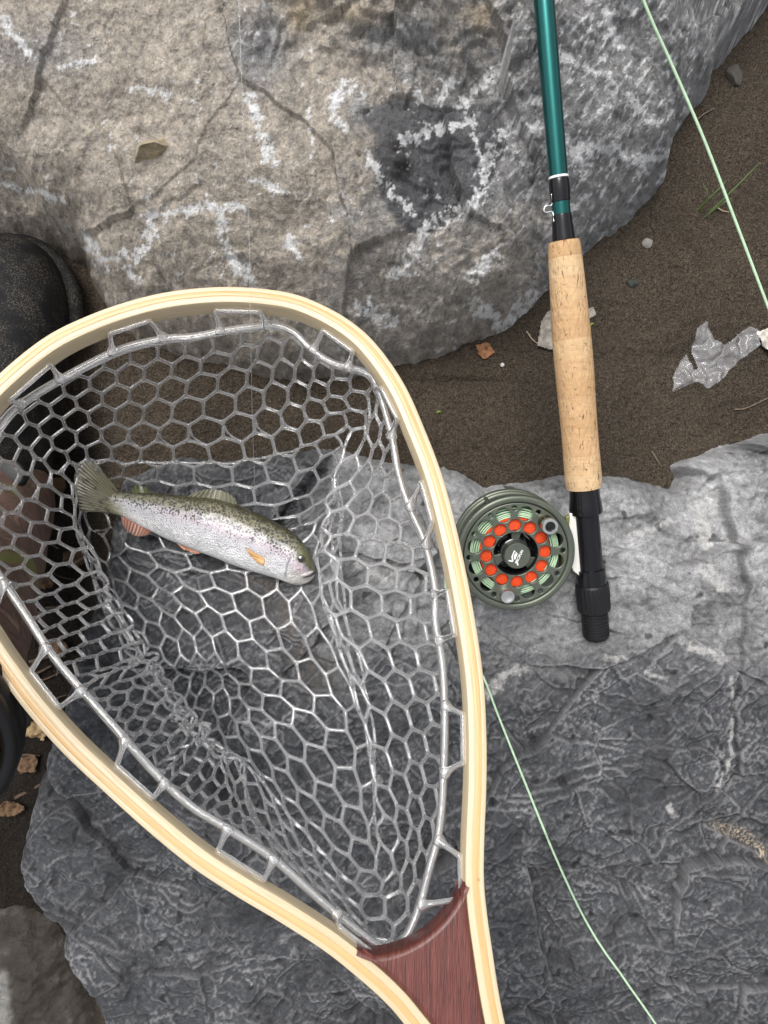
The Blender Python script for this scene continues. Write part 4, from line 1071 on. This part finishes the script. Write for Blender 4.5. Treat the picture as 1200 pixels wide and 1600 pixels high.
fish = empty('trout', tuple(fpos(mid[75], gx_)))
tag(fish, 'silvery spotted rainbow trout lying on its side inside the net bag', 'fish')
fs = [(i * NA + j, i * NA + (j + 1) % NA, (i + 1) * NA + (j + 1) % NA, (i + 1) * NA + j) for i in range(149) for j in range(NA)] + [tuple(range(NA))[::-1], tuple(149 * NA + j for j in range(NA))]
body = obj('body', fV.reshape(-1, 3), fs, M['trout'], fish)
add_col(body.data, 'Col', np.concatenate([np.clip(cc, .01, .9), spot[..., None]], -1).reshape(-1, 4))
bm = bmesh.new(); bm.from_mesh(body.data); bmesh.ops.recalc_face_normals(bm, faces=bm.faces); bm.to_mesh(body.data); bm.free()
n = NT('fin'); a = n.n('ShaderNodeAttribute'); a.attribute_name = 'Col'; n.l(a.outputs['Color'], n.b.inputs['Base Color']); n.l(a.outputs['Alpha'], n.b.inputs['Alpha'])
n.set(Roughness=.35); n.b.inputs['Coat Weight'].default_value = .3; M['fin'] = n.m
def fin(name, root, tip, zr, zt, colr, colt, rays=14, alpha=.9, spots=0.):
    nr, nt_ = 14, rays * 6
    A = crom(root, nt_); B = crom(tip, nt_); V = []; Cc = []; fs = []
    rs = random.Random(len(name) * 7 + rays)
    sps = [(rs.random(), rs.random()) for _ in range(int(spots))]
    for i in range(nr):
        t = i / (nr - 1)
        for j in range(nt_):
            q = A[j] * (1 - t) + B[j] * t
            ray = abs(((j / nt_ * rays) % 1) - .5) * 2
            edge = 1.2 * math.sin(j * 1.7) * t * (t > .95)
            z = zr * (1 - t) + zt * t + .0007 * ray + .0015 * math.sin(j / nt_ * 9) * t
            V.append(W(q[0], q[1] + edge * .4, z))
            c = (C(*colr) * (1 - t) + C(*colt) * t) * (.80 + .28 * ray)
            for (sx, sy) in sps:
                if (sx - j / nt_) ** 2 * 4 + (sy - t) ** 2 < .0022: c = c * .25
            Cc.append((*c, alpha * (1 - .35 * t * (1 - ray))))
    for i in range(nr - 1):
        for j in range(nt_ - 1): fs.append((i * nt_ + j, i * nt_ + j + 1, (i + 1) * nt_ + j + 1, (i + 1) * nt_ + j))
    o = obj(name, V, fs, M['fin'], fish); add_col(o.data, 'Col', Cc)
    md = o.modifiers.new('t', 'SOLIDIFY'); md.thickness = .0006
    return o
zb = zc[0]
fin('tail_fin', [(186, 768), (178, 779), (174, 790), (172, 801)], [(152, 724), (130, 722), (117, 742), (119, 772), (126, 799)], zb, zb + .004, (.115, .105, .055), (.10, .095, .07), 18, .90, 40)
fin('dorsal_fin', [(292, 777), (320, 780), (345, 784), (372, 792)], [(306, 769), (325, 765), (348, 767), (366, 778)], zc[70] + .001, zc[70] + .002, (.16, .16, .10), (.22, .21, .15), 10, .95, 14)
fin('adipose_fin', [(206, 771), (215, 772), (226, 772), (236, 773)], [(206, 763), (214, 758), (224, 760), (232, 766)], zc[28], zc[28] + .001, (.13, .14, .06), (.10, .11, .05), 4, .97, 3)
fin('anal_fin', [(188, 805), (202, 811), (220, 820), (238, 830)], [(191, 818), (197, 828), (212, 838), (230, 837)], zc[30] - .001, zc[30] + .002, (.40, .17, .11), (.26, .14, .10), 10, .80)
fin('pelvic_fin', [(272, 845), (282, 850), (292, 854), (302, 857)], [(286, 858), (296, 862), (307, 865), (315, 864)], zc[60] - .003, zc[60] - .001, (.62, .33, .20), (.55, .27, .17), 8, .95)
iz = 112
thk = np.linalg.norm(fu[iz] - fl[iz]) * px_ * .5 * .64
fin('pectoral_fin', [(413, 872), (414, 876), (413, 880), (410, 883)], [(383, 855), (388, 863), (394, 871), (401, 878)], zc[iz] + thk * .86, zc[iz] + thk * .92, (.55, .33, .14), (.52, .30, .12), 8, .97)
# eye, jaw
ez = zc[141] + np.linalg.norm(fu[141] - fl[141]) * px_ * .5 * .64 * .80
_u, _v = to_px(fV[..., 0], fV[..., 1], fV[..., 2])
def skin_z(a, b, r=3.):
    m = np.hypot(_u - a, _v - b) < r
    return float(fV[..., 2][m].max()) if m.any() else float(fV[-1, :, 2].max())
ez = skin_z(470, 873, 2.) - .0006
ec = W(470, 873, ez); fr = (ec, np.array([1., 0, 0]), np.array([0, 1., 0]), np.array([0, 0, 1.]))
eye = lathe_obj('eye', [(.0030, -.001), (.0030, .0004), (.0025, .0011), (.0016, .0015), (0, .0016)], fr, mat_simple('iris_gold', (.09, .075, .04), .2, .2, .5, None, .8), fish, 28)
lathe_obj('pupil', [(.0021, .0011), (.0019, .00168), (.0010, .0019), (0, .00197)], fr, mat_simple('pupil_black', (.004, .004, .004), .06, 0, .6, None, 1.), eye, 20)
jm = mat_simple('jaw_skin', (.52, .48, .46), .3, .05, .5, (400, .25), .5)
zj = zc[145]
for nm, pts, rs_, mt in (('mouth', [(473, 903), (479, 901.5), (485, 899.5), (492, 896)], [.0002, .0005, .0006, .0005], mat_simple('mouth_dark', (.06, .04, .04), .4)), ('jaw_bone', [(470, 899), (476, 898), (483, 896), (489, 892.5)], [.0005, .0013, .0014, .0006], jm)):
    P = crom([W(a, b, skin_z(a, b, 3.) - (.0007 if nm == 'jaw_bone' else .0001)) for a, b in pts], 24); r = np.interp(np.linspace(0, 1, 24), np.linspace(0, 1, 4), rs_)
    V_, f_, uv_ = tube(P, r, 12); obj(nm, V_, f_, mt, fish)

# ------------------------------------------------------------------ lines
def strand(name, pts, r, mat, k=8, n_=160):
    P = crom(pts, n_); V_, f_, uv_ = tube(P, r, k); return obj(name, V_, f_, mat)
o = strand('fly_line', [W(905, -260, .27), W(1005, 0, .24), W(1050, 102, .225), W(1100, 218, .212), W(1150, 348, .20), W(1198, 474, .19), W(1300, 740, .17), W(1420, 1050, .12)], .00078, M['line'])
tag(o, 'pale green fly line strung taut past the boulder over the sand', 'fishing line')
Q = [(700, 872), (695, 895), (697, 930), (712, 975), (735, 1020), (757, 1062), (776, 1112), (815, 1210), (862, 1326), (915, 1438), (972, 1524), (1026, 1602), (1080, 1690), (1140, 1790)]
pts = []
for i, (a, b) in enumerate(Q):
    p = on_ground(a, b, .0016 if i > 2 else .012 - .004 * i); pts.append(p)
P = crom(pts, 200); P[:, 2] = np.maximum(P[:, 2], gz(P[:, 0], P[:, 1]) + .0010)
V_, f_, uv_ = tube(P, .00085, 8); o = obj('fly_line', V_, f_, M['line'])
tag(o, 'pale green fly line running from the reel down across the slate slab', 'fishing line')
o = strand('leader_line', [W(366, -200, .23), W(373, 0, .22), W(381, 210, .21), W(388, 330, .20), W(391, 480, .19), W(394, 640, .15), W(398, 760, .10)], .00011, M['nylon'], 6)
tag(o, 'hair thin clear nylon leader hanging over the boulder into the net', 'fishing line')

# ------------------------------------------------------------------ small things on the ground
def pebble(name, u, v, rx, ry, rz, mat, label, cat='pebble', group=None, ang=0, seed=0, lift=.3, planes=None):
    p = on_ground(u, v); bm = bmesh.new(); bmesh.ops.create_icosphere(bm, subdivisions=4, radius=1)
    r = np.random.RandomState(seed); pl = [(r.normal(size=3), r.uniform(.55, .85)) for _ in range(9)]
    if planes: pl = [(np.array(a), b) for a, b in planes]
    for vt in bm.verts:
        c = np.array(vt.co)
        for nn, dd in pl:
            nn = nn / np.linalg.norm(nn); k = np.dot(c, nn)
            if k > dd: c = c - nn * (k - dd) * .92
        x, y = c[0] * rx, c[1] * ry
        vt.co = (p[0] + x * math.cos(ang) - y * math.sin(ang), p[1] + x * math.sin(ang) + y * math.cos(ang), p[2] + rz * lift + c[2] * rz)
    me = bpy.data.meshes.new(name); bm.to_mesh(me); bm.free(); me.polygons.foreach_set('use_smooth', [True] * len(me.polygons)); me.materials.append(mat)
    o = link(bpy.data.objects.new(name, me)); auto_smooth(o, 28)
    return tag(o, label, cat, group)
def mat_stone(name, c1, c2, sc=220):
    n = NT(name); f = n.noise(sc, 6, .65, n.coord(), .5); n.color(n.mix(c1, c2, n.ramp(f, [(.35, 0.), (.65, 1.)]))); n.set(Roughness=.85)
    g = n.noise(sc * 4, 4, .6, n.coord()); n.bump([(f, .0016), (g, .0006)]); return n.m
pebble('pebble', 241, 239, .0168, .0088, .0105, mat_stone('pebble_stone', (.20, .17, .12), (.42, .34, .22)), 'small angular brown stone resting alone on the tan boulder', ang=.30, seed=4, planes=[((-.35, -.85, .35), .22), ((.1, .75, .65), .50), ((-.9, .2, .35), .55), ((.85, .1, .5), .62), ((.5, -.8, .1), .55), ((-.5, .6, .6), .6)])
wst = mat_stone('chip_stone', (.16, .15, .14), (.26, .24, .22))
pebble('stone_chip', 1012, 380, .0048, .0044, .0022, wst, 'small pale stone chip on the sand beside the boulder', 'stone chip', seed=8)
pebble('stone_chip', 785, 570, .0018, .0016, .0014, mat_stone('white_chip', (.6, .6, .58), (.75, .74, .7)), 'tiny white grit chip on the sand between net and cork grip', 'stone chip', seed=9)
pebble('stone_chip', 990, 443, .0055, .004, .003, mat_stone('dark_chip', (.02, .024, .022), (.05, .055, .05)), 'small dark stone chip on the sand beside the cork grip', 'stone chip', seed=12)
pebble('stone_chip', 1146, 118, .007, .012, .005, mat_stone('dark_flat_chip', (.05, .045, .04), (.09, .08, .07)), 'dark flat stone half buried beside the boulder flank', 'stone chip', seed=15)  # dark brown stone colour
def leafy(name, outline, mat, label, cat, zl=.002, crum=.003, step=.0009, seed=0, fr=130, group=None):
    """Crumpled thin sheet with a traced outline lying on the ground."""
    w = np.array([on_ground(a, b)[:2] for a, b in outline]); x0, y0 = w.min(0) - .001; x1, y1 = w.max(0) + .001
    gx = np.arange(x0, x1, step); gy = np.arange(y0, y1, step); X, Y = np.meshgrid(gx, gy)
    d = sdist(X, Y, [tuple(q) for q in w]); k = d > -step * .6
    Z = gz(X, Y) + zl + crum * (np.abs(fbm(X * fr, Y * fr, 3, seed)) * 1.8 + .5 * (ridged(X * fr * .7, Y * fr * .7, 2, seed + 3)))
    o = grid_obj(name, X, Y, Z, np.ones(X.shape + (4,)), mat, keep=k)
    md = o.modifiers.new('t', 'SOLIDIFY'); md.thickness = .0003
    return tag(o, label, cat, group)
n = NT('clear_film'); n.color((.80, .80, .82)); n.set(Roughness=.10, Alpha=.14); n.b.inputs['Specular IOR Level'].default_value = 1.0; n.b.inputs['Coat Weight'].default_value = 1.; M['film'] = n.m
leafy('plastic_wrapper', [(1046, 612), (1052, 586), (1066, 560), (1081, 582), (1090, 578), (1079, 550), (1082, 520), (1100, 507), (1110, 532), (1122, 547), (1146, 530), (1166, 515), (1180, 520), (1181, 540), (1165, 554), (1150, 563), (1128, 588), (1103, 607), (1084, 596)],
      M['film'], 'crumpled clear plastic wrapper lying on the sand', 'wrapper', .001, .010, .0008, 5, 42)
leafy('paper_scrap', [(1180, 522), (1196, 518), (1230, 520), (1228, 545), (1200, 552), (1188, 540)], mat_simple('dirty_white_paper', (.52, .49, .43), .7, 0, .3, (160, .35)), 'dirty white paper scrap touching the clear plastic wrapper', 'paper', .002, .006, .0009, 9, 90)
lf = mat_simple('rusty_leaf', (.26, .125, .062), .7, 0, .3, (300, .4)); lg = mat_simple('grey_leaf', (.27, .245, .21), .75, 0, .3, (240, .35))
leafy('leaf_fragment', [(745, 541), (760, 537), (771, 550), (757, 561), (748, 552)], lf, 'rust brown leaf fragment at the foot of the boulder', 'leaf', .001, .003, .0007, 15, 160)
leafy('dead_leaf', [(840, 540), (846, 505), (856, 490), (872, 486), (890, 492), (900, 520), (880, 542), (858, 545)], lg, 'pale grey dead leaf tucked under the cork grip', 'leaf', .002, .003, .0008, 16, 90)
leafy('dead_leaf', [(915, 488), (925, 482), (929, 492), (920, 497)], lg, 'small grey leaf scrap on the sand right against the cork grip', 'leaf', .001, .002, .0007, 17, 160)
def twig(pts, r, mat, label, name='twig', cat='twig', group=None, lift=.001):
    P = crom([on_ground(a, b, r + lift) for a, b in pts], 24)
    V_, f_, uv_ = tube(P, np.linspace(r, r * .45, 24), 7); return tag(obj(name, V_, f_, mat), label, cat, group)
tw = mat_simple('twig_bark', (.16, .12, .085), .8, 0, .3, (500, .4)); tw2 = mat_simple('pale_straw', (.36, .29, .19), .7, 0, .3, (500, .3)); tw3 = mat_simple('dark_twig', (.075, .050, .034), .8, 0, .3, (500, .4))
twig([(822, 518), (835, 534), (852, 543)], .0006, tw2, 'thin pale stalk beside the dead grey leaf')
twig([(1146, 640), (1165, 638), (1200, 622), (1225, 615)], .0006, tw, 'thin curved twig on the sand below the plastic wrapper')
twig([(1018, 706), (1028, 722), (1034, 730)], .0006, tw, 'short straight twig on sand near the slab corner')
twig([(1086, 190), (1098, 180), (1116, 170)], .0007, tw, 'short dark twig poking out under the boulder flank')
gg = mat_simple('grass_blade', (.085, .135, .04), .6, 0, .3, (300, .2))
for i, (a, b, c_, d_) in enumerate([(1088, 330, 1122, 295), (1105, 336, 1172, 268), (1096, 335, 1085, 300), (1100, 340, 1130, 322)]):
    p0 = on_ground(a, b); p1 = on_ground(c_, d_) + np.array([0, 0, .016]); pm = (p0 + p1) / 2 + np.array([0, 0, .010])
    V_, f_, uv_ = tube(crom([p0 - [0, 0, .002], pm, p1], 16), np.linspace(.0009, .0002, 16), 6, False, None, .3)
    tag(obj('grass_blade', V_, f_, gg), 'thin green grass blade sprouting from sand beside the boulder', 'grass', 'grass blades beside the boulder')
twig([(1118, 324), (1128, 330), (1138, 332)], .0007, tw2, 'short straw lying by the grass blades')
for a, b in ((922, 508), (683, 645)):
    p = on_ground(a, b)
    V_, f_, uv_ = tube(crom([p, p + [.0015, .001, .002], p + [.003, .0005, .001]], 8), np.linspace(.0011, .0004, 8), 6, False, None, .4)
    tag(obj('green_sprout', V_, f_, mat_simple('sprout_green', (.20, .30, .04), .5)), 'tiny yellow green sprout in the sand', 'sprout', 'tiny sprouts in the sand')
# litter in the dark gap on the left of the slab
rnd = random.Random(11)
for i in range(26):
    a = rnd.uniform(20, 128); b = rnd.uniform(690, 1230)
    if a > 128 - max(0, b - 900) * .2: a -= 30
    an = rnd.uniform(-.6, .6) + (1.57 if rnd.random() < .25 else 0); L = rnd.uniform(14, 42)
    twig([(a - L * math.cos(an), b - L * math.sin(an)), (a, b + rnd.uniform(-4, 4)), (a + L * math.cos(an) * .8, b + L * math.sin(an) * .8)], rnd.uniform(.0007, .002), rnd.choice([tw, tw3, tw3]),
         'dark twig in the shaded gap between boot and slate slab', group='twigs in the dark gap', lift=rnd.uniform(0, .006))
lb = mat_simple('brown_leaf', (.11, .065, .035), .75, 0, .3, (200, .4)); ly = mat_simple('straw_leaf', (.30, .21, .11), .7, 0, .3, (200, .35))
for i, (a, b) in enumerate([(62, 1140), (95, 1010), (75, 905), (118, 870), (48, 1190), (20, 1260), (92, 760)]):
    k = rnd.randint(6, 8); ol = [(a + (16 + rnd.uniform(-5, 6)) * math.cos(6.283 * j / k), b + (11 + rnd.uniform(-4, 5)) * math.sin(6.283 * j / k)) for j in range(k)]
    leafy('dead_leaf', ol, ly if i == 0 else lb, 'straw coloured dead leaf beside the slab edge' if i == 0 else 'brown dead leaf in the shaded gap between boot and slate slab', 'leaf', .003, .005, .0011, 30 + i, 110, None if i == 0 else 'brown leaves in the dark gap')

# ------------------------------------------------------------------ the angler: boot, bare leg, hand on the net handle
per = empty('person', W(-30, 800, 0.))
tag(per, 'angler in black and camouflage boot with bare leg, gripping the net handle', 'person')
n = NT('boot_rubber'); f = n.noise(900, 4, .7, n.coord()); g = n.noise(60, 4, .6, n.coord())
tcz = n.n('ShaderNodeSeparateXYZ'); tco = n.n('ShaderNodeTexCoord'); n.l(tco.outputs['Object'], tcz.inputs[0])
dust = n.math('MULTIPLY', n.ramp(f, [(.50, 0.), (.62, 1.)]), n.ramp(g, [(.38, 0.), (.58, .6)]))
n.color(n.mix((.009, .009, .010), (.16, .14, .11), dust)); n.set(Roughness=.62); n.b.inputs['Specular IOR Level'].default_value = .18; n.bump([(f, .0006)]); M['boot'] = n.m
def loft(name, secs, mat, parent, k=40, sub=True):
    V = []; fs = []
    for c, ex, ey, rx, ry, pw in secs:
        for q in range(k):
            a = 2 * math.pi * q / k; ca_, sa_ = math.cos(a), math.sin(a)
            V.append(np.array(c) + np.array(ex) * rx * np.sign(ca_) * abs(ca_) ** pw + np.array(ey) * ry * np.sign(sa_) * abs(sa_) ** pw)
    for i in range(len(secs) - 1):
        for q in range(k): fs.append((i * k + q, i * k + (q + 1) % k, (i + 1) * k + (q + 1) % k, (i + 1) * k + q))
    fs += [tuple(range(k))[::-1], tuple((len(secs) - 1) * k + q for q in range(k))]
    o = auto_smooth(obj(name, V, fs, mat, parent), 60)
    if sub: md = o.modifiers.new('s', 'SUBSURF'); md.levels = 1; md.render_levels = 1
    return o
XA, ZA = np.array([1., 0, 0]), np.array([0, 0, 1.])
toe = W(-2, 362, .035); heel_y = toe[1] - .285; bx = toe[0]
secs = []
for t, wd_, ht_, zb_ in [(0, .006, .006, .020), (.012, .020, .020, .018), (.04, .034, .030, .018), (.10, .046, .038, .02), (.2, .0525, .043, .022), (.33, .053, .047, .026), (.45, .049, .052, .032), (.58, .045, .058, .038), (.72, .043, .060, .04), (.86, .041, .056, .038), (.95, .035, .045, .03), (1., .018, .025, .02)]:
    secs.append(((bx - .004 * t, toe[1] - .285 * t, zb_ + ht_ * .35), XA, ZA, wd_, ht_, .8))
boot = loft('boot', secs, M['boot'], per)
Ps = crom([(bx + .0515 * math.sin(a), toe[1] - .058 - .058 * -math.cos(a) * -1 * -1 if False else toe[1] - .060 + .058 * math.cos(a), .020) for a in np.linspace(-1.9, 1.9, 15)], 50)
V_, f_, uv_ = tube(Ps, .0075, 12); obj('sole_welt', V_, f_, M['boot'], boot)
n = NT('camo_cloth'); c1 = n.noise(1., 5, .6, n.coord('Object', (90, 22, 40), (0, 0, .2)), 1.2)
c = n.ramp(c1, [(.30, (.045, .026, .020)), (.44, (.135, .078, .058)), (.56, (.080, .048, .037)), (.70, (.24, .155, .11))])
v2_ = n.noise(1., 2, .5, n.coord('Object', (45, 16, 25), (0, 0, -.1)), .5)
c = n.mix(c, (.13, .135, .035), n.ramp(v2_, [(.60, 0.), (.64, .9)])); n.color(c); n.set(Roughness=.8); M['camo'] = n.m
ank = W(-50, 845, .095); cuf = W(-182, 1155, .245); kne = W(-900, 1330, .42)
ax_ = cuf - ank; ax_ /= np.linalg.norm(ax_); ex_ = np.cross(ax_, [0, 1, 0]); ex_ /= np.linalg.norm(ex_)
if ex_[0] < 0: ex_ = -ex_
ey_ = np.cross(ax_, ex_)
secs = []
for t in np.linspace(-.45, 1, 12):
    c = ank + (cuf - ank) * t; r = .050 + .006 * t + .0016 * math.sin(t * 19)
    secs.append((c, ex_, ey_, r, r * 1.08, .95))
loft('boot_shaft', secs, M['camo'], boot)
rp2 = np.array([cuf + .0565 * math.cos(a) * ex_ + .061 * math.sin(a) * ey_ for a in np.linspace(0, 2 * math.pi, 48, endpoint=False)])
for h_, r_ in ((-.010, .0048), (-.002, .0052), (.006, .0044)):
    V_, f_, uv_ = tube(rp2 + ax_ * h_, r_, 10, True, ax_); obj('boot_cuff', V_, f_, M['blackmatte'], boot)
rv_ = W(18, 741, .098); fr = (rv_, np.array([1., 0, 0]), np.array([0, 1., 0]), np.array([0, 0, 1.]))
lathe_obj('rivet', [(.0095, -.006), (.0095, .0005), (.0085, .0018), (.004, .0022), (0, .0022)], fr, M['blackmatte'], boot, 28)
n = NT('skin'); f = n.noise(70, 5, .6, n.coord()); g = n.noise(900, 3, .6, n.coord())
n.color(n.mix((.30, .145, .085), (.40, .21, .13), f)); n.set(Roughness=.5); n.b.inputs['Subsurface Weight'].default_value = .12; n.b.inputs['Subsurface Radius'].default_value = (.01, .004, .002); n.bump([(g, .0004)]); M['skin'] = n.m
ax2 = kne - cuf; ax2 /= np.linalg.norm(ax2)
secs = []
for t, r in [(-.9, .036), (-.5, .040), (-.1, .045), (.15, .049), (.4, .054), (.65, .055), (.85, .054), (1., .056)]:
    c = cuf + (kne - cuf) * t if t > 0 else cuf + (cuf - ank) * t
    secs.append((c, ex_, ey_, r, r * 1.05, 1.))
loft('leg', secs, M['skin'], per)
# hand: palm under the grip, four fingers curling over it, thumb along the side; forearm leads down out of view
g2 = lambda a, b: pl2(a, b)
gc = (inn[60] + inn[-60]) / 2
gdir = (inn[ir] - inn[6]); gdir /= np.linalg.norm(gdir); gnx = np.array([gdir[1], -gdir[0]])
grip = lambda s, a, h: pl3((pl2(803, 1890) + gdir * s + gnx * a)[None], h)[0]
def chain(pts, rs, k=12): 
    P = crom(pts, 30); r = np.interp(np.linspace(0, 1, 30), np.linspace(0, 1, len(rs)), rs)
    r[-1] *= .35; r[-2] *= .75; r[-3] *= .92
    return tube(P, r, k, False, NN)
HV = []; HF = []
def addm(V, f):
    b = len(HV); HV.extend([tuple(x) for x in V]); HF.extend([tuple(i + b for i in q) for q in f])
for i, (s, ln) in enumerate(((.040, .95), (.020, 1.05), (.0, 1.0), (-.019, .82))):
    pts = [grip(s, -.006, -.038), grip(s + .002, -.028, -.030), grip(s + .003, -.033, -.010), grip(s + .002, -.026, .010), grip(s, -.010 * ln, .0135)]
    V_, f_, _ = chain(pts, [.0105, .0098, .0090, .0084, .0074]); addm(V_, f_)
V_, f_, _ = chain([grip(.000, .020, -.036), grip(.022, .034, -.022), grip(.044, .033, -.002), grip(.062, .024, .008)], [.0135, .0115, .0098, .0085]); addm(V_, f_)
V_, f_, _ = chain([grip(.052, -.002, -.034), grip(.03, .002, -.038), grip(.0, .006, -.040), grip(-.03, .010, -.042), grip(-.06, .016, -.052)], [.017, .024, .026, .025, .024], 20); addm(V_, f_)
V_, f_, _ = chain([grip(-.045, .013, -.046), grip(-.10, .024, -.066), grip(-.16, .040, -.09), grip(-.26, .07, -.13)], [.024, .026, .031, .038], 20); addm(V_, f_)
o = obj('arm', HV, HF, M['skin'], per)
md = o.modifiers.new('r', 'REMESH'); md.mode = 'VOXEL'; md.voxel_size = .0022; md.use_smooth_shade = True
md = o.modifiers.new('s', 'SMOOTH'); md.iterations = 6; md.factor = .5
